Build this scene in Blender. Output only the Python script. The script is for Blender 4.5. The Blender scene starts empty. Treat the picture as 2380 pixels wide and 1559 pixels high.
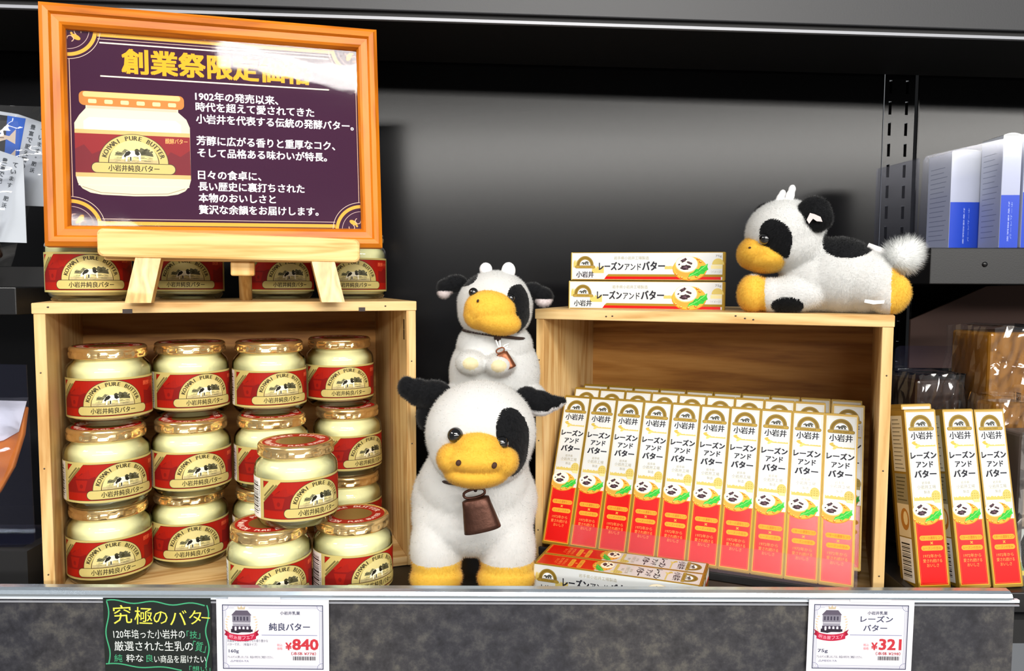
import bpy, bmesh, math, random
import numpy as np
from mathutils import Vector, Matrix
from mathutils.geometry import tessellate_polygon

R_ = math.radians
random.seed(7)
rng = np.random.default_rng(11)
SC = bpy.context.scene
COL = SC.collection
MM = 0.001

# ------------------------------------------------------------------ camera, light, exposure
FPX, IW, IH, HOR, ZC = 1800.0, 2380, 1559, 655.0, 0.2766
cam_d = bpy.data.cameras.new('camera')
cam = bpy.data.objects.new('camera', cam_d)
COL.objects.link(cam)
cam_d.sensor_fit = 'HORIZONTAL'
cam_d.sensor_width = 36.0
cam_d.lens = 36.0 * FPX / IW
cam_d.clip_start = 0.01
pitch = math.atan((IH / 2 - HOR) / FPX)
cam.matrix_world = (Matrix.Translation((0, 0, ZC)) @ Matrix.Rotation(math.pi / 2 - pitch, 4, 'X')
                    @ Matrix.Rotation(0.004, 4, 'Z'))
SC.camera = cam

world = bpy.data.worlds.new('store_air')
SC.world = world
world.use_nodes = True
wb = world.node_tree.nodes['Background']
wb.inputs[0].default_value = (0.93, 0.96, 1.0, 1)
wb.inputs[1].default_value = 0.22

def ceiling_or_fill_lamp(loc, target, sx, sy, power, col=(1.0, 0.97, 0.92)):
    d = bpy.data.lights.new('ceiling_or_fill_lamp', 'AREA')
    d.shape = 'RECTANGLE'
    d.size, d.size_y = sx, sy
    d.energy = power
    d.color = col
    o = bpy.data.objects.new('ceiling_or_fill_lamp', d)
    COL.objects.link(o)
    o.location = loc
    v = Vector(target) - Vector(loc)
    o.rotation_euler = v.to_track_quat('-Z', 'Y').to_euler()
    return o

ceiling_or_fill_lamp((0.15, -0.80, 1.28), (0.0, 0.70, 0.2), 1.3, 0.20, 25)
ceiling_or_fill_lamp((-1.5, -0.2, 1.35), (-0.3, 0.70, 0.2), 0.8, 0.30, 17)  # added fill lamp, brightens the pouches and jars at the outer end
ceiling_or_fill_lamp((1.40, -2.6, 2.04), (0.0, 0.70, 0.2), 2.0, 0.20, 60)
ceiling_or_fill_lamp((3.2, -8.0, 2.04), (0.0, 0.90, 0.3), 12.4, 0.5, 620)

SC.view_settings.view_transform = 'Standard'
SC.view_settings.look = 'None'
SC.view_settings.gamma = 1.0
SC.view_settings.use_curve_mapping = False
SC.view_settings.exposure = 0.02

# ------------------------------------------------------------------ materials
def s2l(c):
    return c / 12.92 if c <= 0.04045 else ((c + 0.055) / 1.055) ** 2.4

def hexc(h):
    h = h.lstrip('#')
    return tuple(s2l(int(h[i:i + 2], 16) / 255) for i in (0, 2, 4)) + (1.0,)

MATS = {}

def new_mat(key):
    m = bpy.data.materials.new(key)
    m.use_nodes = True
    MATS[key] = m
    nt = m.node_tree
    return m, nt, nt.nodes['Principled BSDF']

def N(nt, t, **kw):
    n = nt.nodes.new(t)
    for k, v in kw.items():
        setattr(n, k, v)
    return n

def plain(key, col, rough=0.5, metal=0.0, coat=0.0, bump=0.0, bscale=200.0, spec=0.5, mott=0.0, mscale=40.0):
    m, nt, p = new_mat(key)
    p.inputs['Base Color'].default_value = hexc(col)
    p.inputs['Roughness'].default_value = rough
    p.inputs['Metallic'].default_value = metal
    p.inputs['Coat Weight'].default_value = coat
    p.inputs['Coat Roughness'].default_value = 0.15
    p.inputs['Specular IOR Level'].default_value = spec
    tc = None
    if bump or mott:
        tc = N(nt, 'ShaderNodeTexCoord')
    if bump:
        nz = N(nt, 'ShaderNodeTexNoise')
        nz.inputs['Scale'].default_value = bscale
        nz.inputs['Detail'].default_value = 3
        nt.links.new(tc.outputs['Object'], nz.inputs['Vector'])
        b = N(nt, 'ShaderNodeBump')
        b.inputs['Strength'].default_value = bump
        b.inputs['Distance'].default_value = 0.001
        nt.links.new(nz.outputs['Fac'], b.inputs['Height'])
        nt.links.new(b.outputs['Normal'], p.inputs['Normal'])
    if mott:
        nz = N(nt, 'ShaderNodeTexNoise')
        nz.inputs['Scale'].default_value = mscale
        nz.inputs['Detail'].default_value = 4
        nt.links.new(tc.outputs['Object'], nz.inputs['Vector'])
        mx = N(nt, 'ShaderNodeMix', data_type='RGBA')
        c = hexc(col)
        mx.inputs[6].default_value = tuple(x * (1 - mott) for x in c[:3]) + (1,)
        mx.inputs[7].default_value = tuple(min(1, x * (1 + mott)) for x in c[:3]) + (1,)
        nt.links.new(nz.outputs['Fac'], mx.inputs[0])
        nt.links.new(mx.outputs[2], p.inputs['Base Color'])
    return m

def wood(key, light, mid, dark, axis, rough=0.5, fine=1.0, ring=1.0, coat=0.0):
    m, nt, p = new_mat(key)
    tc = N(nt, 'ShaderNodeTexCoord')
    oi = N(nt, 'ShaderNodeObjectInfo')
    add = N(nt, 'ShaderNodeVectorMath', operation='ADD')
    mul = N(nt, 'ShaderNodeVectorMath', operation='SCALE')
    nt.links.new(oi.outputs['Random'], mul.inputs['Scale'])
    mul.inputs[0].default_value = (1.7, 2.3, 3.1)
    nt.links.new(tc.outputs['Object'], add.inputs[0])
    nt.links.new(mul.outputs[0], add.inputs[1])
    mp = N(nt, 'ShaderNodeMapping')
    sc = [1.0, 1.0, 1.0]
    sc['xyz'.index(axis)] = 0.09
    mp.inputs['Scale'].default_value = sc
    nt.links.new(add.outputs[0], mp.inputs['Vector'])
    n1 = N(nt, 'ShaderNodeTexNoise')
    n1.inputs['Scale'].default_value = 30 * ring
    n1.inputs['Detail'].default_value = 3
    n1.inputs['Distortion'].default_value = 0.6
    nt.links.new(mp.outputs[0], n1.inputs['Vector'])
    wv = N(nt, 'ShaderNodeMath', operation='MULTIPLY')
    wv.inputs[1].default_value = 34.0
    nt.links.new(n1.outputs['Fac'], wv.inputs[0])
    sn = N(nt, 'ShaderNodeMath', operation='SINE')
    nt.links.new(wv.outputs[0], sn.inputs[0])
    n2 = N(nt, 'ShaderNodeTexNoise')
    n2.inputs['Scale'].default_value = 420 * fine
    n2.inputs['Detail'].default_value = 4
    nt.links.new(mp.outputs[0], n2.inputs['Vector'])
    mr = N(nt, 'ShaderNodeMapRange')
    mr.inputs['From Min'].default_value = -1
    mr.inputs['From Max'].default_value = 1
    nt.links.new(sn.outputs[0], mr.inputs['Value'])
    mx = N(nt, 'ShaderNodeMath', operation='MULTIPLY_ADD')
    mx.inputs[1].default_value = 0.55
    nt.links.new(mr.outputs['Result'], mx.inputs[0])
    m3 = N(nt, 'ShaderNodeMath', operation='MULTIPLY')
    m3.inputs[1].default_value = 0.55
    nt.links.new(n2.outputs['Fac'], m3.inputs[0])
    nt.links.new(m3.outputs[0], mx.inputs[2])
    cr = N(nt, 'ShaderNodeValToRGB')
    cr.color_ramp.elements[0].position = 0.2
    cr.color_ramp.elements[0].color = hexc(light)
    cr.color_ramp.elements[1].position = 0.95
    cr.color_ramp.elements[1].color = hexc(dark)
    e = cr.color_ramp.elements.new(0.6)
    e.color = hexc(mid)
    nt.links.new(mx.outputs[0], cr.inputs[0])
    nt.links.new(cr.outputs[0], p.inputs['Base Color'])
    p.inputs['Roughness'].default_value = rough
    p.inputs['Coat Weight'].default_value = coat
    p.inputs['Specular IOR Level'].default_value = 0.3
    b = N(nt, 'ShaderNodeBump')
    b.inputs['Strength'].default_value = 0.12
    b.inputs['Distance'].default_value = 0.0006
    nt.links.new(n2.outputs['Fac'], b.inputs['Height'])
    nt.links.new(b.outputs['Normal'], p.inputs['Normal'])
    return m

def clear(key, tint='#ffffff', gloss=1.0, rough=0.03, haze=0.0, hazecol='#ffffff', bump=0.0, bscale=30.0, f0=0.04):
    """thin clear sheet: see-through plus a fresnel reflection, optional milky haze"""
    m, nt, p = new_mat(key)
    nt.nodes.remove(p)
    out = nt.nodes['Material Output']
    tr = N(nt, 'ShaderNodeBsdfTransparent')
    tr.inputs[0].default_value = hexc(tint)
    gl = N(nt, 'ShaderNodeBsdfGlossy')
    gl.inputs['Roughness'].default_value = rough
    gl.inputs['Color'].default_value = (1, 1, 1, 1)
    lw = N(nt, 'ShaderNodeFresnel')
    lw.inputs['IOR'].default_value = 1.5
    ml = N(nt, 'ShaderNodeMath', operation='MULTIPLY')
    ml.inputs[1].default_value = gloss
    ml.use_clamp = True
    nt.links.new(lw.outputs[0], ml.inputs[0])
    if bump:
        tc = N(nt, 'ShaderNodeTexCoord')
        nz = N(nt, 'ShaderNodeTexNoise')
        nz.inputs['Scale'].default_value = bscale
        nz.inputs['Detail'].default_value = 2
        nz.inputs['Distortion'].default_value = 0.8
        nt.links.new(tc.outputs['Object'], nz.inputs['Vector'])
        b = N(nt, 'ShaderNodeBump')
        b.inputs['Strength'].default_value = bump
        b.inputs['Distance'].default_value = 0.004
        nt.links.new(nz.outputs['Fac'], b.inputs['Height'])
        nt.links.new(b.outputs['Normal'], gl.inputs['Normal'])
        nt.links.new(b.outputs['Normal'], lw.inputs['Normal'])
    base = tr
    if haze:
        df = N(nt, 'ShaderNodeBsdfDiffuse')
        df.inputs[0].default_value = hexc(hazecol)
        mh = N(nt, 'ShaderNodeMixShader')
        mh.inputs[0].default_value = haze
        nt.links.new(tr.outputs[0], mh.inputs[1])
        nt.links.new(df.outputs[0], mh.inputs[2])
        base = mh
    mx = N(nt, 'ShaderNodeMixShader')
    nt.links.new(ml.outputs[0], mx.inputs[0])
    nt.links.new(base.outputs[0], mx.inputs[1])
    nt.links.new(gl.outputs[0], mx.inputs[2])
    nt.links.new(mx.outputs[0], out.inputs['Surface'])
    return m

def fur_mat(key, col, rough=0.85, sheen=0.3, trans=0.25):
    m, nt, p = new_mat(key)
    p.inputs['Base Color'].default_value = hexc(col)
    p.inputs['Roughness'].default_value = rough
    p.inputs['Specular IOR Level'].default_value = 0.15
    p.inputs['Sheen Weight'].default_value = sheen
    p.inputs['Sheen Roughness'].default_value = 0.5
    tl = N(nt, 'ShaderNodeBsdfTranslucent')
    tl.inputs[0].default_value = hexc(col)
    mx = N(nt, 'ShaderNodeMixShader')
    mx.inputs[0].default_value = trans
    out = nt.nodes['Material Output']
    nt.links.new(p.outputs[0], mx.inputs[1])
    nt.links.new(tl.outputs[0], mx.inputs[2])
    nt.links.new(mx.outputs[0], out.inputs['Surface'])
    return m

def granite(key):
    m, nt, p = new_mat(key)
    tc = N(nt, 'ShaderNodeTexCoord')
    n1 = N(nt, 'ShaderNodeTexNoise')
    n1.inputs['Scale'].default_value = 62
    n1.inputs['Detail'].default_value = 9
    n1.inputs['Roughness'].default_value = 0.72
    n1.inputs['Distortion'].default_value = 0.1
    nt.links.new(tc.outputs['Object'], n1.inputs['Vector'])
    cr = N(nt, 'ShaderNodeValToRGB')
    cr.color_ramp.elements[0].position = 0.36
    cr.color_ramp.elements[0].color = hexc('#25252a')
    cr.color_ramp.elements[1].position = 0.68
    cr.color_ramp.elements[1].color = hexc('#5b5a56')
    e = cr.color_ramp.elements.new(0.5)
    e.color = hexc('#38383d')
    nt.links.new(n1.outputs['Fac'], cr.inputs[0])
    n2 = N(nt, 'ShaderNodeTexNoise')
    n2.inputs['Scale'].default_value = 9
    n2.inputs['Detail'].default_value = 3
    nt.links.new(tc.outputs['Object'], n2.inputs['Vector'])
    c2 = N(nt, 'ShaderNodeValToRGB')
    c2.color_ramp.elements[0].position = 0.4
    c2.color_ramp.elements[0].color = (0.62, 0.62, 0.68, 1)
    c2.color_ramp.elements[1].position = 0.62
    c2.color_ramp.elements[1].color = (1.0, 0.95, 0.88, 1)
    nt.links.new(n2.outputs['Fac'], c2.inputs[0])
    mx = N(nt, 'ShaderNodeMix', data_type='RGBA', blend_type='MULTIPLY')
    mx.inputs[0].default_value = 1.0
    nt.links.new(cr.outputs[0], mx.inputs[6])
    nt.links.new(c2.outputs[0], mx.inputs[7])
    nt.links.new(mx.outputs[2], p.inputs['Base Color'])
    p.inputs['Roughness'].default_value = 0.42
    return m

def M(key):
    """a named material, or a printed ink made from a hex colour (key 'ink:#rrggbb')"""
    if key in MATS:
        return MATS[key]
    if key.startswith('#'):
        return plain(key, key, rough=0.5, coat=0.0, spec=0.2)
    raise KeyError(key)

wood('pine_x', '#dfbf88', '#d2ac72', '#b48548', 'x')
wood('pine_y', '#e8c990', '#dbb478', '#c2904f', 'y')
wood('pine_z', '#dcbc84', '#cfa96f', '#b38347', 'z')
wood('pine_back_shaded', '#c08b48', '#ae7837', '#8d5a26', 'x', ring=0.7)  # pine of the back panel, crate interior shade put into its colour
wood('beech', '#ebc484', '#e0b470', '#c89650', 'x', rough=0.4, fine=0.8, ring=1.5, coat=0.15)
wood('beech_z', '#e6bd7c', '#d8a964', '#bd8846', 'z', rough=0.4, fine=0.8, ring=1.5, coat=0.15)
wood('frame_x', '#cf7812', '#c46c0c', '#a55605', 'x', rough=0.4)
wood('frame_z', '#cf7812', '#c46c0c', '#a55605', 'z', rough=0.4)
plain('black_metal', '#0c0c0e', rough=0.19, bump=0.02, bscale=900, spec=0.26)
plain('black_shelf', '#101012', rough=0.4, bump=0.05, bscale=700)
plain('black_matt', '#0d0d0f', rough=0.7)
plain('grey_edge', '#8d8f96', rough=0.35)
plain('shelf_grey', '#1f2024', rough=0.5, bump=0.05, bscale=500)
plain('rail_metal', '#c9d6e2', rough=0.22, metal=0.85)
plain('rail_white', '#dfe8f2', rough=0.3)
granite('granite')
plain('floor_tile', '#b9b6b0', rough=0.35, mott=0.1, mscale=3)
plain('gold_lid', '#ecc88a', rough=0.2, metal=0.88)
plain('gold_dark', '#9a7a3c', rough=0.35, metal=0.7)
plain('copper_dark', '#4f3329', rough=0.42, metal=0.8, bump=0.25, bscale=260, mott=0.35, mscale=160)
plain('copper', '#85523a', rough=0.42, metal=0.85, bump=0.25, bscale=260, mott=0.35, mscale=160)
plain('bronze', '#4d3429', rough=0.45, metal=0.6, mott=0.3, mscale=120)
plain('cord', '#2e1d18', rough=0.9)
plain('eye_black', '#060607', rough=0.05, coat=1.0)
plain('nostril', '#3a1d0c', rough=0.8)
plain('butter_cream', '#ece8be', rough=0.55, mott=0.05, mscale=60)
plain('pouch_card', '#aeb4bd', rough=0.6)
plain('paper_white', '#cfcdd4', rough=0.55)
plain('carton_white', '#cdd0d0', rough=0.2, spec=0.4)
plain('carton_gold', '#93741e', rough=0.33, metal=0.3)
plain('carton_red', '#cc0503', rough=0.24, spec=0.5)
plain('carton_side', '#aeb0b2', rough=0.5)
plain('string_white', '#f2f2f0', rough=0.8)
plain('tray_brown', '#4c4039', rough=0.5)
plain('poster_purple', '#3d2036', rough=0.8, spec=0.05)
plain('gold_print', '#e3a426', rough=0.6, spec=0.1)
plain('choc', '#2a1710', rough=0.35, coat=0.6, bump=0.3, bscale=60)
plain('amber', '#8f5f12', rough=0.35, coat=0.5, bump=0.3, bscale=50, mott=0.3, mscale=25)
plain('salmon', '#f58a2c', rough=0.3, coat=0.6, bump=0.4, bscale=90, mott=0.3, mscale=60)
plain('cardboard', '#3a241c', rough=0.8)
plain('box_blue', '#0046c4', rough=0.35, coat=0.2)
clear('jar_glass', tint='#fbfdf6', gloss=1.2, rough=0.03)
clear('poster_cover', gloss=0.5, rough=0.045, bump=0.06, bscale=14)
clear('acrylic', tint='#f4f5fc', gloss=0.35, rough=0.08, haze=0.015, hazecol='#4a4f80')
clear('guard', gloss=0.4, rough=0.10, haze=0.035, hazecol='#e8c8d4', bump=0.05, bscale=18)  # pink haze paints in the pale reflection over the cartons' red
clear('film', gloss=1.1, rough=0.06, bump=0.9, bscale=22, haze=0.015)
clear('tape', gloss=0.6, rough=0.2, haze=0.75, hazecol='#f4f4f8')
fur_mat('fur_white', '#f7f8f7', trans=0.5)
fur_mat('fur_black', '#0c0d10', sheen=0.15, trans=0.05)
fur_mat('fur_yellow', '#ffd456', sheen=0.2, trans=0.4)
fur_mat('fur_cream', '#f7ebc4', trans=0.4)
fur_mat('felt_white', '#f0eeee', trans=0.05)
fur_mat('felt_pink', '#d9cccb', trans=0.05)

# ------------------------------------------------------------------ text outlines
_TX = {}

def text_shape(s, bold=0.0):
    bold = 0.0
    k = s
    if k in _TX:
        return _TX[k]
    c = bpy.data.curves.new('t', 'FONT')
    c.body = s
    c.resolution_u = 2
    c.offset = bold
    o = bpy.data.objects.new('t', c)
    COL.objects.link(o)
    dg = bpy.context.evaluated_depsgraph_get()
    dg.update()
    me = bpy.data.meshes.new_from_object(o.evaluated_get(dg))
    v = np.array([tuple(p.co)[:2] for p in me.vertices])
    f = [tuple(p.vertices) for p in me.polygons]
    bpy.data.objects.remove(o)
    bpy.data.curves.remove(c)
    bpy.data.meshes.remove(me)
    lo, hi = v.min(0), v.max(0)
    _TX[k] = (v, f, lo, hi)
    return _TX[k]

# ------------------------------------------------------------------ mesh builder
def flat_map(o, xa, ya, scale=MM, eps=0.000016):
    o, xa, ya = Vector(o), Vector(xa).normalized(), Vector(ya).normalized()
    n = xa.cross(ya)
    return lambda u, v, l: o + xa * (u * scale) + ya * (v * scale) + n * (l * eps)

def cyl_map(rad, z0, eps=0.00003, base=0.00012):
    def f(u, v, l):
        a = u * MM / rad
        r = rad + base + l * eps
        return Vector((r * math.sin(a), -r * math.cos(a), z0 + v * MM))
    return f

class MB:
    def __init__(self):
        self.v, self.f, self.m, self.s, self.mats = [], [], [], [], []
        self.map, self.cut, self.seq = None, None, 0

    def mi(self, key):
        if key not in self.mats:
            self.mats.append(key)
        return self.mats.index(key)

    def add(self, verts, faces, mat, smooth=False):
        b = len(self.v)
        self.v.extend([tuple(p) for p in verts])
        k = self.mi(mat)
        for f in faces:
            self.f.append(tuple(b + i for i in f))
            self.m.append(k)
            self.s.append(smooth)

    def box(self, lo, hi, mat, mats=None, bev=0.0):
        x0, y0, z0 = lo
        x1, y1, z1 = hi
        if bev:
            bm = bmesh.new()
            bmesh.ops.create_cube(bm, size=1.0)
            for q in bm.verts:
                q.co = Vector(((x0 + x1) / 2 + q.co.x * (x1 - x0), (y0 + y1) / 2 + q.co.y * (y1 - y0),
                               (z0 + z1) / 2 + q.co.z * (z1 - z0)))
            bmesh.ops.bevel(bm, geom=bm.edges[:], offset=bev, segments=2, affect='EDGES', profile=0.5)
            self.bm(bm, mat)
            return
        v = [(x0, y0, z0), (x1, y0, z0), (x1, y1, z0), (x0, y1, z0), (x0, y0, z1), (x1, y0, z1), (x1, y1, z1), (x0, y1, z1)]
        fs = [(0, 1, 5, 4), (1, 2, 6, 5), (2, 3, 7, 6), (3, 0, 4, 7), (4, 5, 6, 7), (3, 2, 1, 0)]  # -y +x +y -x +z -z
        b = len(self.v)
        self.v.extend(v)
        for i, f in enumerate(fs):
            self.f.append(tuple(b + j for j in f))
            self.m.append(self.mi(mats[i] if mats else mat))
            self.s.append(False)

    def bm(self, bm, mat, smooth=False, xf=None):
        bm.verts.index_update()
        vs = [(xf @ q.co) if xf else q.co.copy() for q in bm.verts]
        fs = [[q.index for q in f.verts] for f in bm.faces]
        self.add(vs, fs, mat, smooth)
        bm.free()

    def lathe(self, prof, mat, n=64, fn=None, mats=None, cx=0, cy=0, smooth=True):
        vs, fs = [], []
        for i, (r, z) in enumerate(prof):
            for j in range(n):
                a = 2 * math.pi * j / n
                rr = fn(i, a, r) if fn else r
                vs.append((cx + rr * math.sin(a), cy - rr * math.cos(a), z))
        b = len(self.v)
        self.v.extend(vs)
        for i in range(len(prof) - 1):
            k = self.mi(mats[i] if mats else mat)
            for j in range(n):
                j2 = (j + 1) % n
                self.f.append((b + i * n + j, b + i * n + j2, b + (i + 1) * n + j2, b + (i + 1) * n + j))
                self.m.append(k)
                self.s.append(smooth)
        if prof[0][0] > 1e-6:
            self.f.append(tuple(b + j for j in reversed(range(n))))
            self.m.append(self.mi(mats[0] if mats else mat))
            self.s.append(False)
        if prof[-1][0] > 1e-6:
            self.f.append(tuple(b + (len(prof) - 1) * n + j for j in range(n)))
            self.m.append(self.mi(mats[-1] if mats else mat))
            self.s.append(False)

    def tube(self, pts, rad, mat, n=8, closed=False):
        pts = [Vector(p) for p in pts]
        k = len(pts)
        vs, fs = [], []
        prev = None
        for i, p in enumerate(pts):
            if closed:
                t = pts[(i + 1) % k] - pts[i - 1]
            else:
                t = pts[min(i + 1, k - 1)] - pts[max(i - 1, 0)]
            t.normalize()
            up = prev if prev is not None else (Vector((0, 0, 1)) if abs(t.z) < 0.9 else Vector((1, 0, 0)))
            a = (up - t * up.dot(t)).normalized()
            prev = a
            b = t.cross(a)
            r = rad[i] if isinstance(rad, (list, tuple)) else rad
            for j in range(n):
                w = 2 * math.pi * j / n
                vs.append(p + a * (r * math.cos(w)) + b * (r * math.sin(w)))
        for i in range(k if closed else k - 1):
            i2 = (i + 1) % k
            for j in range(n):
                j2 = (j + 1) % n
                fs.append((i * n + j, i * n + j2, i2 * n + j2, i2 * n + j))
        if not closed:
            fs.append(tuple(reversed(range(n))))
            fs.append(tuple((k - 1) * n + j for j in range(n)))
        self.add(vs, fs, mat, True)

    def prism(self, poly, o, xa, ya, depth, mat, bev=0.0):
        """poly in mm in the plane (xa, ya), pushed back by depth along -normal"""
        o, xa, ya = Vector(o), Vector(xa).normalized(), Vector(ya).normalized()
        n = xa.cross(ya)
        bm = bmesh.new()
        fr = [bm.verts.new(o + xa * (u * MM) + ya * (v * MM)) for u, v in poly]
        f = bm.faces.new(fr)
        r = bmesh.ops.extrude_face_region(bm, geom=[f])
        for q in r['geom']:
            if isinstance(q, bmesh.types.BMVert):
                q.co -= n * depth
        bmesh.ops.recalc_face_normals(bm, faces=bm.faces[:])
        if bev:
            bmesh.ops.bevel(bm, geom=bm.edges[:], offset=bev, segments=2, affect='EDGES', profile=0.5)
        self.bm(bm, mat)

    def ell(self, c, r, mat, rot=None, sub=3, smooth=True):
        bm = bmesh.new()
        bmesh.ops.create_icosphere(bm, subdivisions=sub, radius=1.0)
        m = Matrix.Translation(c) @ (rot if rot else Matrix.Identity(4)) @ Matrix.Diagonal((r[0], r[1], r[2], 1))
        self.bm(bm, mat, smooth, m)

    # ---- print
    def poly(self, pts, ink, l=1):
        self.seq += 1
        l = l + 0.045 * (self.seq % 20)
        a = sum(pts[i][0] * pts[(i + 1) % len(pts)][1] - pts[(i + 1) % len(pts)][0] * pts[i][1] for i in range(len(pts)))
        if a < 0:
            pts = pts[::-1]
        if self.cut:
            tri = tessellate_polygon([[Vector((x, y, 0)) for x, y in pts]])
            tri = [(pts[i], pts[j], pts[k]) for i, j, k in tri]
            vs = [p for t in tri for p in t]
            self._cut(vs, [(3 * i, 3 * i + 1, 3 * i + 2) for i in range(len(tri))], ink, l)
        else:
            self.add([self.map(x, y, l) for x, y in pts], [tuple(range(len(pts)))], ink)

    def _cut(self, vs, fs, ink, l):
        bm = bmesh.new()
        q = [bm.verts.new((x, y, 0)) for x, y in vs]
        for f in fs:
            if len(set(f)) >= 3:
                try:
                    bm.faces.new([q[i] for i in f])
                except ValueError:
                    pass
        x0, x1 = min(x for x, _ in vs), max(x for x, _ in vs)
        k = math.ceil(x0 / self.cut)
        while k * self.cut < x1:
            bmesh.ops.bisect_plane(bm, geom=bm.verts[:] + bm.edges[:] + bm.faces[:], plane_co=(k * self.cut, 0, 0), plane_no=(1, 0, 0), dist=1e-6)
            k += 1
        bm.verts.index_update()
        out = [self.map(p.co.x, p.co.y, l) for p in bm.verts]
        ff = []
        for f in bm.faces:
            idx = [p.index for p in f.verts]
            if f.normal.z < 0:
                idx.reverse()
            ff.append(tuple(idx))
        self.add(out, ff, ink)
        bm.free()

    def rect(self, x0, y0, x1, y1, ink, l=1):
        self.poly([(x0, y0), (x1, y0), (x1, y1), (x0, y1)], ink, l)

    def rrect(self, x0, y0, x1, y1, r, ink, l=1, n=5):
        p = []
        for cx, cy, a0 in ((x1 - r, y0 + r, -90), (x1 - r, y1 - r, 0), (x0 + r, y1 - r, 90), (x0 + r, y0 + r, 180)):
            for i in range(n + 1):
                a = R_(a0 + 90 * i / n)
                p.append((cx + r * math.cos(a), cy + r * math.sin(a)))
        self.poly(p, ink, l)

    def oval(self, cx, cy, rx, ry, ink, l=1, n=28, rot=0, a0=0, a1=360):
        p = []
        c, s = math.cos(R_(rot)), math.sin(R_(rot))
        m = n if a1 - a0 >= 360 else n + 1
        for i in range(m):
            a = R_(a0 + (a1 - a0) * i / n)
            x, y = rx * math.cos(a), ry * math.sin(a)
            p.append((cx + x * c - y * s, cy + x * s + y * c))
        self.poly(p, ink, l)

    def arc(self, cx, cy, ri, ro, a0, a1, ink, l=1, n=24, sy=1.0):
        p = [(cx + ro * math.cos(R_(a0 + (a1 - a0) * i / n)), cy + sy * ro * math.sin(R_(a0 + (a1 - a0) * i / n))) for i in range(n + 1)]
        p += [(cx + ri * math.cos(R_(a1 - (a1 - a0) * i / n)), cy + sy * ri * math.sin(R_(a1 - (a1 - a0) * i / n))) for i in range(n + 1)]
        self.poly(p, ink, l)

    def line(self, pts, w, ink, l=1):
        for (x0, y0), (x1, y1) in zip(pts[:-1], pts[1:]):
            d = math.hypot(x1 - x0, y1 - y0) or 1
            nx, ny = -(y1 - y0) / d * w / 2, (x1 - x0) / d * w / 2
            ex, ey = (x1 - x0) / d * w * 0.3, (y1 - y0) / d * w * 0.3
            self.poly([(x0 - nx - ex, y0 - ny - ey), (x1 - nx + ex, y1 - ny + ey), (x1 + nx + ex, y1 + ny + ey), (x0 + nx - ex, y0 + ny - ey)], ink, l)

    def frame(self, x0, y0, x1, y1, w, ink, l=1):
        self.rect(x0, y0, x1, y0 + w, ink, l)
        self.rect(x0, y1 - w, x1, y1, ink, l)
        self.rect(x0, y0 + w, x0 + w, y1 - w, ink, l)
        self.rect(x1 - w, y0 + w, x1, y1 - w, ink, l)

    def text(self, s, cx, cy, h, ink, l=2, w=None, bold=0.015, rot=0, align='c', shear=0):
        v, f, lo, hi = text_shape(s)
        ky = h / (hi[1] - lo[1])
        kx = (w / (hi[0] - lo[0])) if w else ky
        q = (v - (lo + hi) / 2) * (kx, ky)
        if align == 'l':
            q[:, 0] += (hi[0] - lo[0]) / 2 * kx
        if shear:
            q[:, 0] += q[:, 1] * shear
        c, sn = math.cos(R_(rot)), math.sin(R_(rot))
        q = np.stack([cx + q[:, 0] * c - q[:, 1] * sn, cy + q[:, 0] * sn + q[:, 1] * c], 1)
        g = max(0.0, bold) * min(kx, ky)
        offs = [(0, 0)] if bold < 0.012 else [(-g, -g * 0.7), (g, -g * 0.7), (g, g * 0.7), (-g, g * 0.7)]
        for k_, (ox, oy) in enumerate(offs):
            l = l + 0.2 if k_ else l
            if self.cut:
                self._cut([(a_ + ox, b_ + oy) for a_, b_ in q], f, ink, l)
            else:
                self.add([self.map(a_ + ox, b_ + oy, l) for a_, b_ in q], f, ink)

    def arctext(self, s, cx, cy, r, h, a0, a1, ink, l=2, sy=1.0, bold=0.01, wk=1.0, flip=False, fat=0.0):
        """letters spread from angle a0 to a1 (degrees) on a circle of radius r"""
        cap = text_shape('H', bold)
        k = h / (cap[3][1] - cap[2][1])
        n = len(s)
        for i, ch in enumerate(s):
            if ch == ' ':
                continue
            a = a0 + (a1 - a0) * (i + 0.5) / n
            v, f, lo, hi = text_shape(ch, bold)
            q = v.copy()
            q[:, 0] = (q[:, 0] - (lo[0] + hi[0]) / 2) * k * wk
            q[:, 1] = (q[:, 1] - (cap[3][1] / 2)) * k
            t = R_(a - 90) + (math.pi if flip else 0)
            for k_, ox in enumerate((0.0,) if not fat else (-fat, fat)):
                qx = q[:, 0] + ox
                X = cx + r * math.cos(R_(a)) + qx * math.cos(t) - q[:, 1] * math.sin(t)
                Y = cy + sy * (r * math.sin(R_(a))) + qx * math.sin(t) + q[:, 1] * math.cos(t)
                if self.cut:
                    self._cut(list(zip(X, Y)), f, ink, l + 0.25 * k_)
                else:
                    self.add([self.map(a_, b_, l + 0.25 * k_) for a_, b_ in zip(X, Y)], f, ink)

    def mesh(self, name):
        me = bpy.data.meshes.new(name)
        me.from_pydata(self.v, [], self.f)
        for k in self.mats:
            me.materials.append(M(k))
        me.polygons.foreach_set('material_index', self.m)
        me.polygons.foreach_set('use_smooth', self.s)
        me.update()
        return me

    def obj(self, name, parent=None, loc=None):
        o = bpy.data.objects.new(name, self.mesh(name))
        COL.objects.link(o)
        if parent:
            o.parent = parent
        if loc:
            o.location = loc
        return o

def tag(o, label=None, cat=None, group=None, kind=None):
    if label:
        o['label'] = label
    if cat:
        o['category'] = cat
    if group:
        o['group'] = group
    if kind:
        o['kind'] = kind
    return o

def empty(name, loc=(0, 0, 0), rz=0.0):
    o = bpy.data.objects.new(name, None)
    o.empty_display_size = 0.02
    COL.objects.link(o)
    o.location = loc
    o.rotation_euler = (0, 0, rz)
    return o

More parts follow.
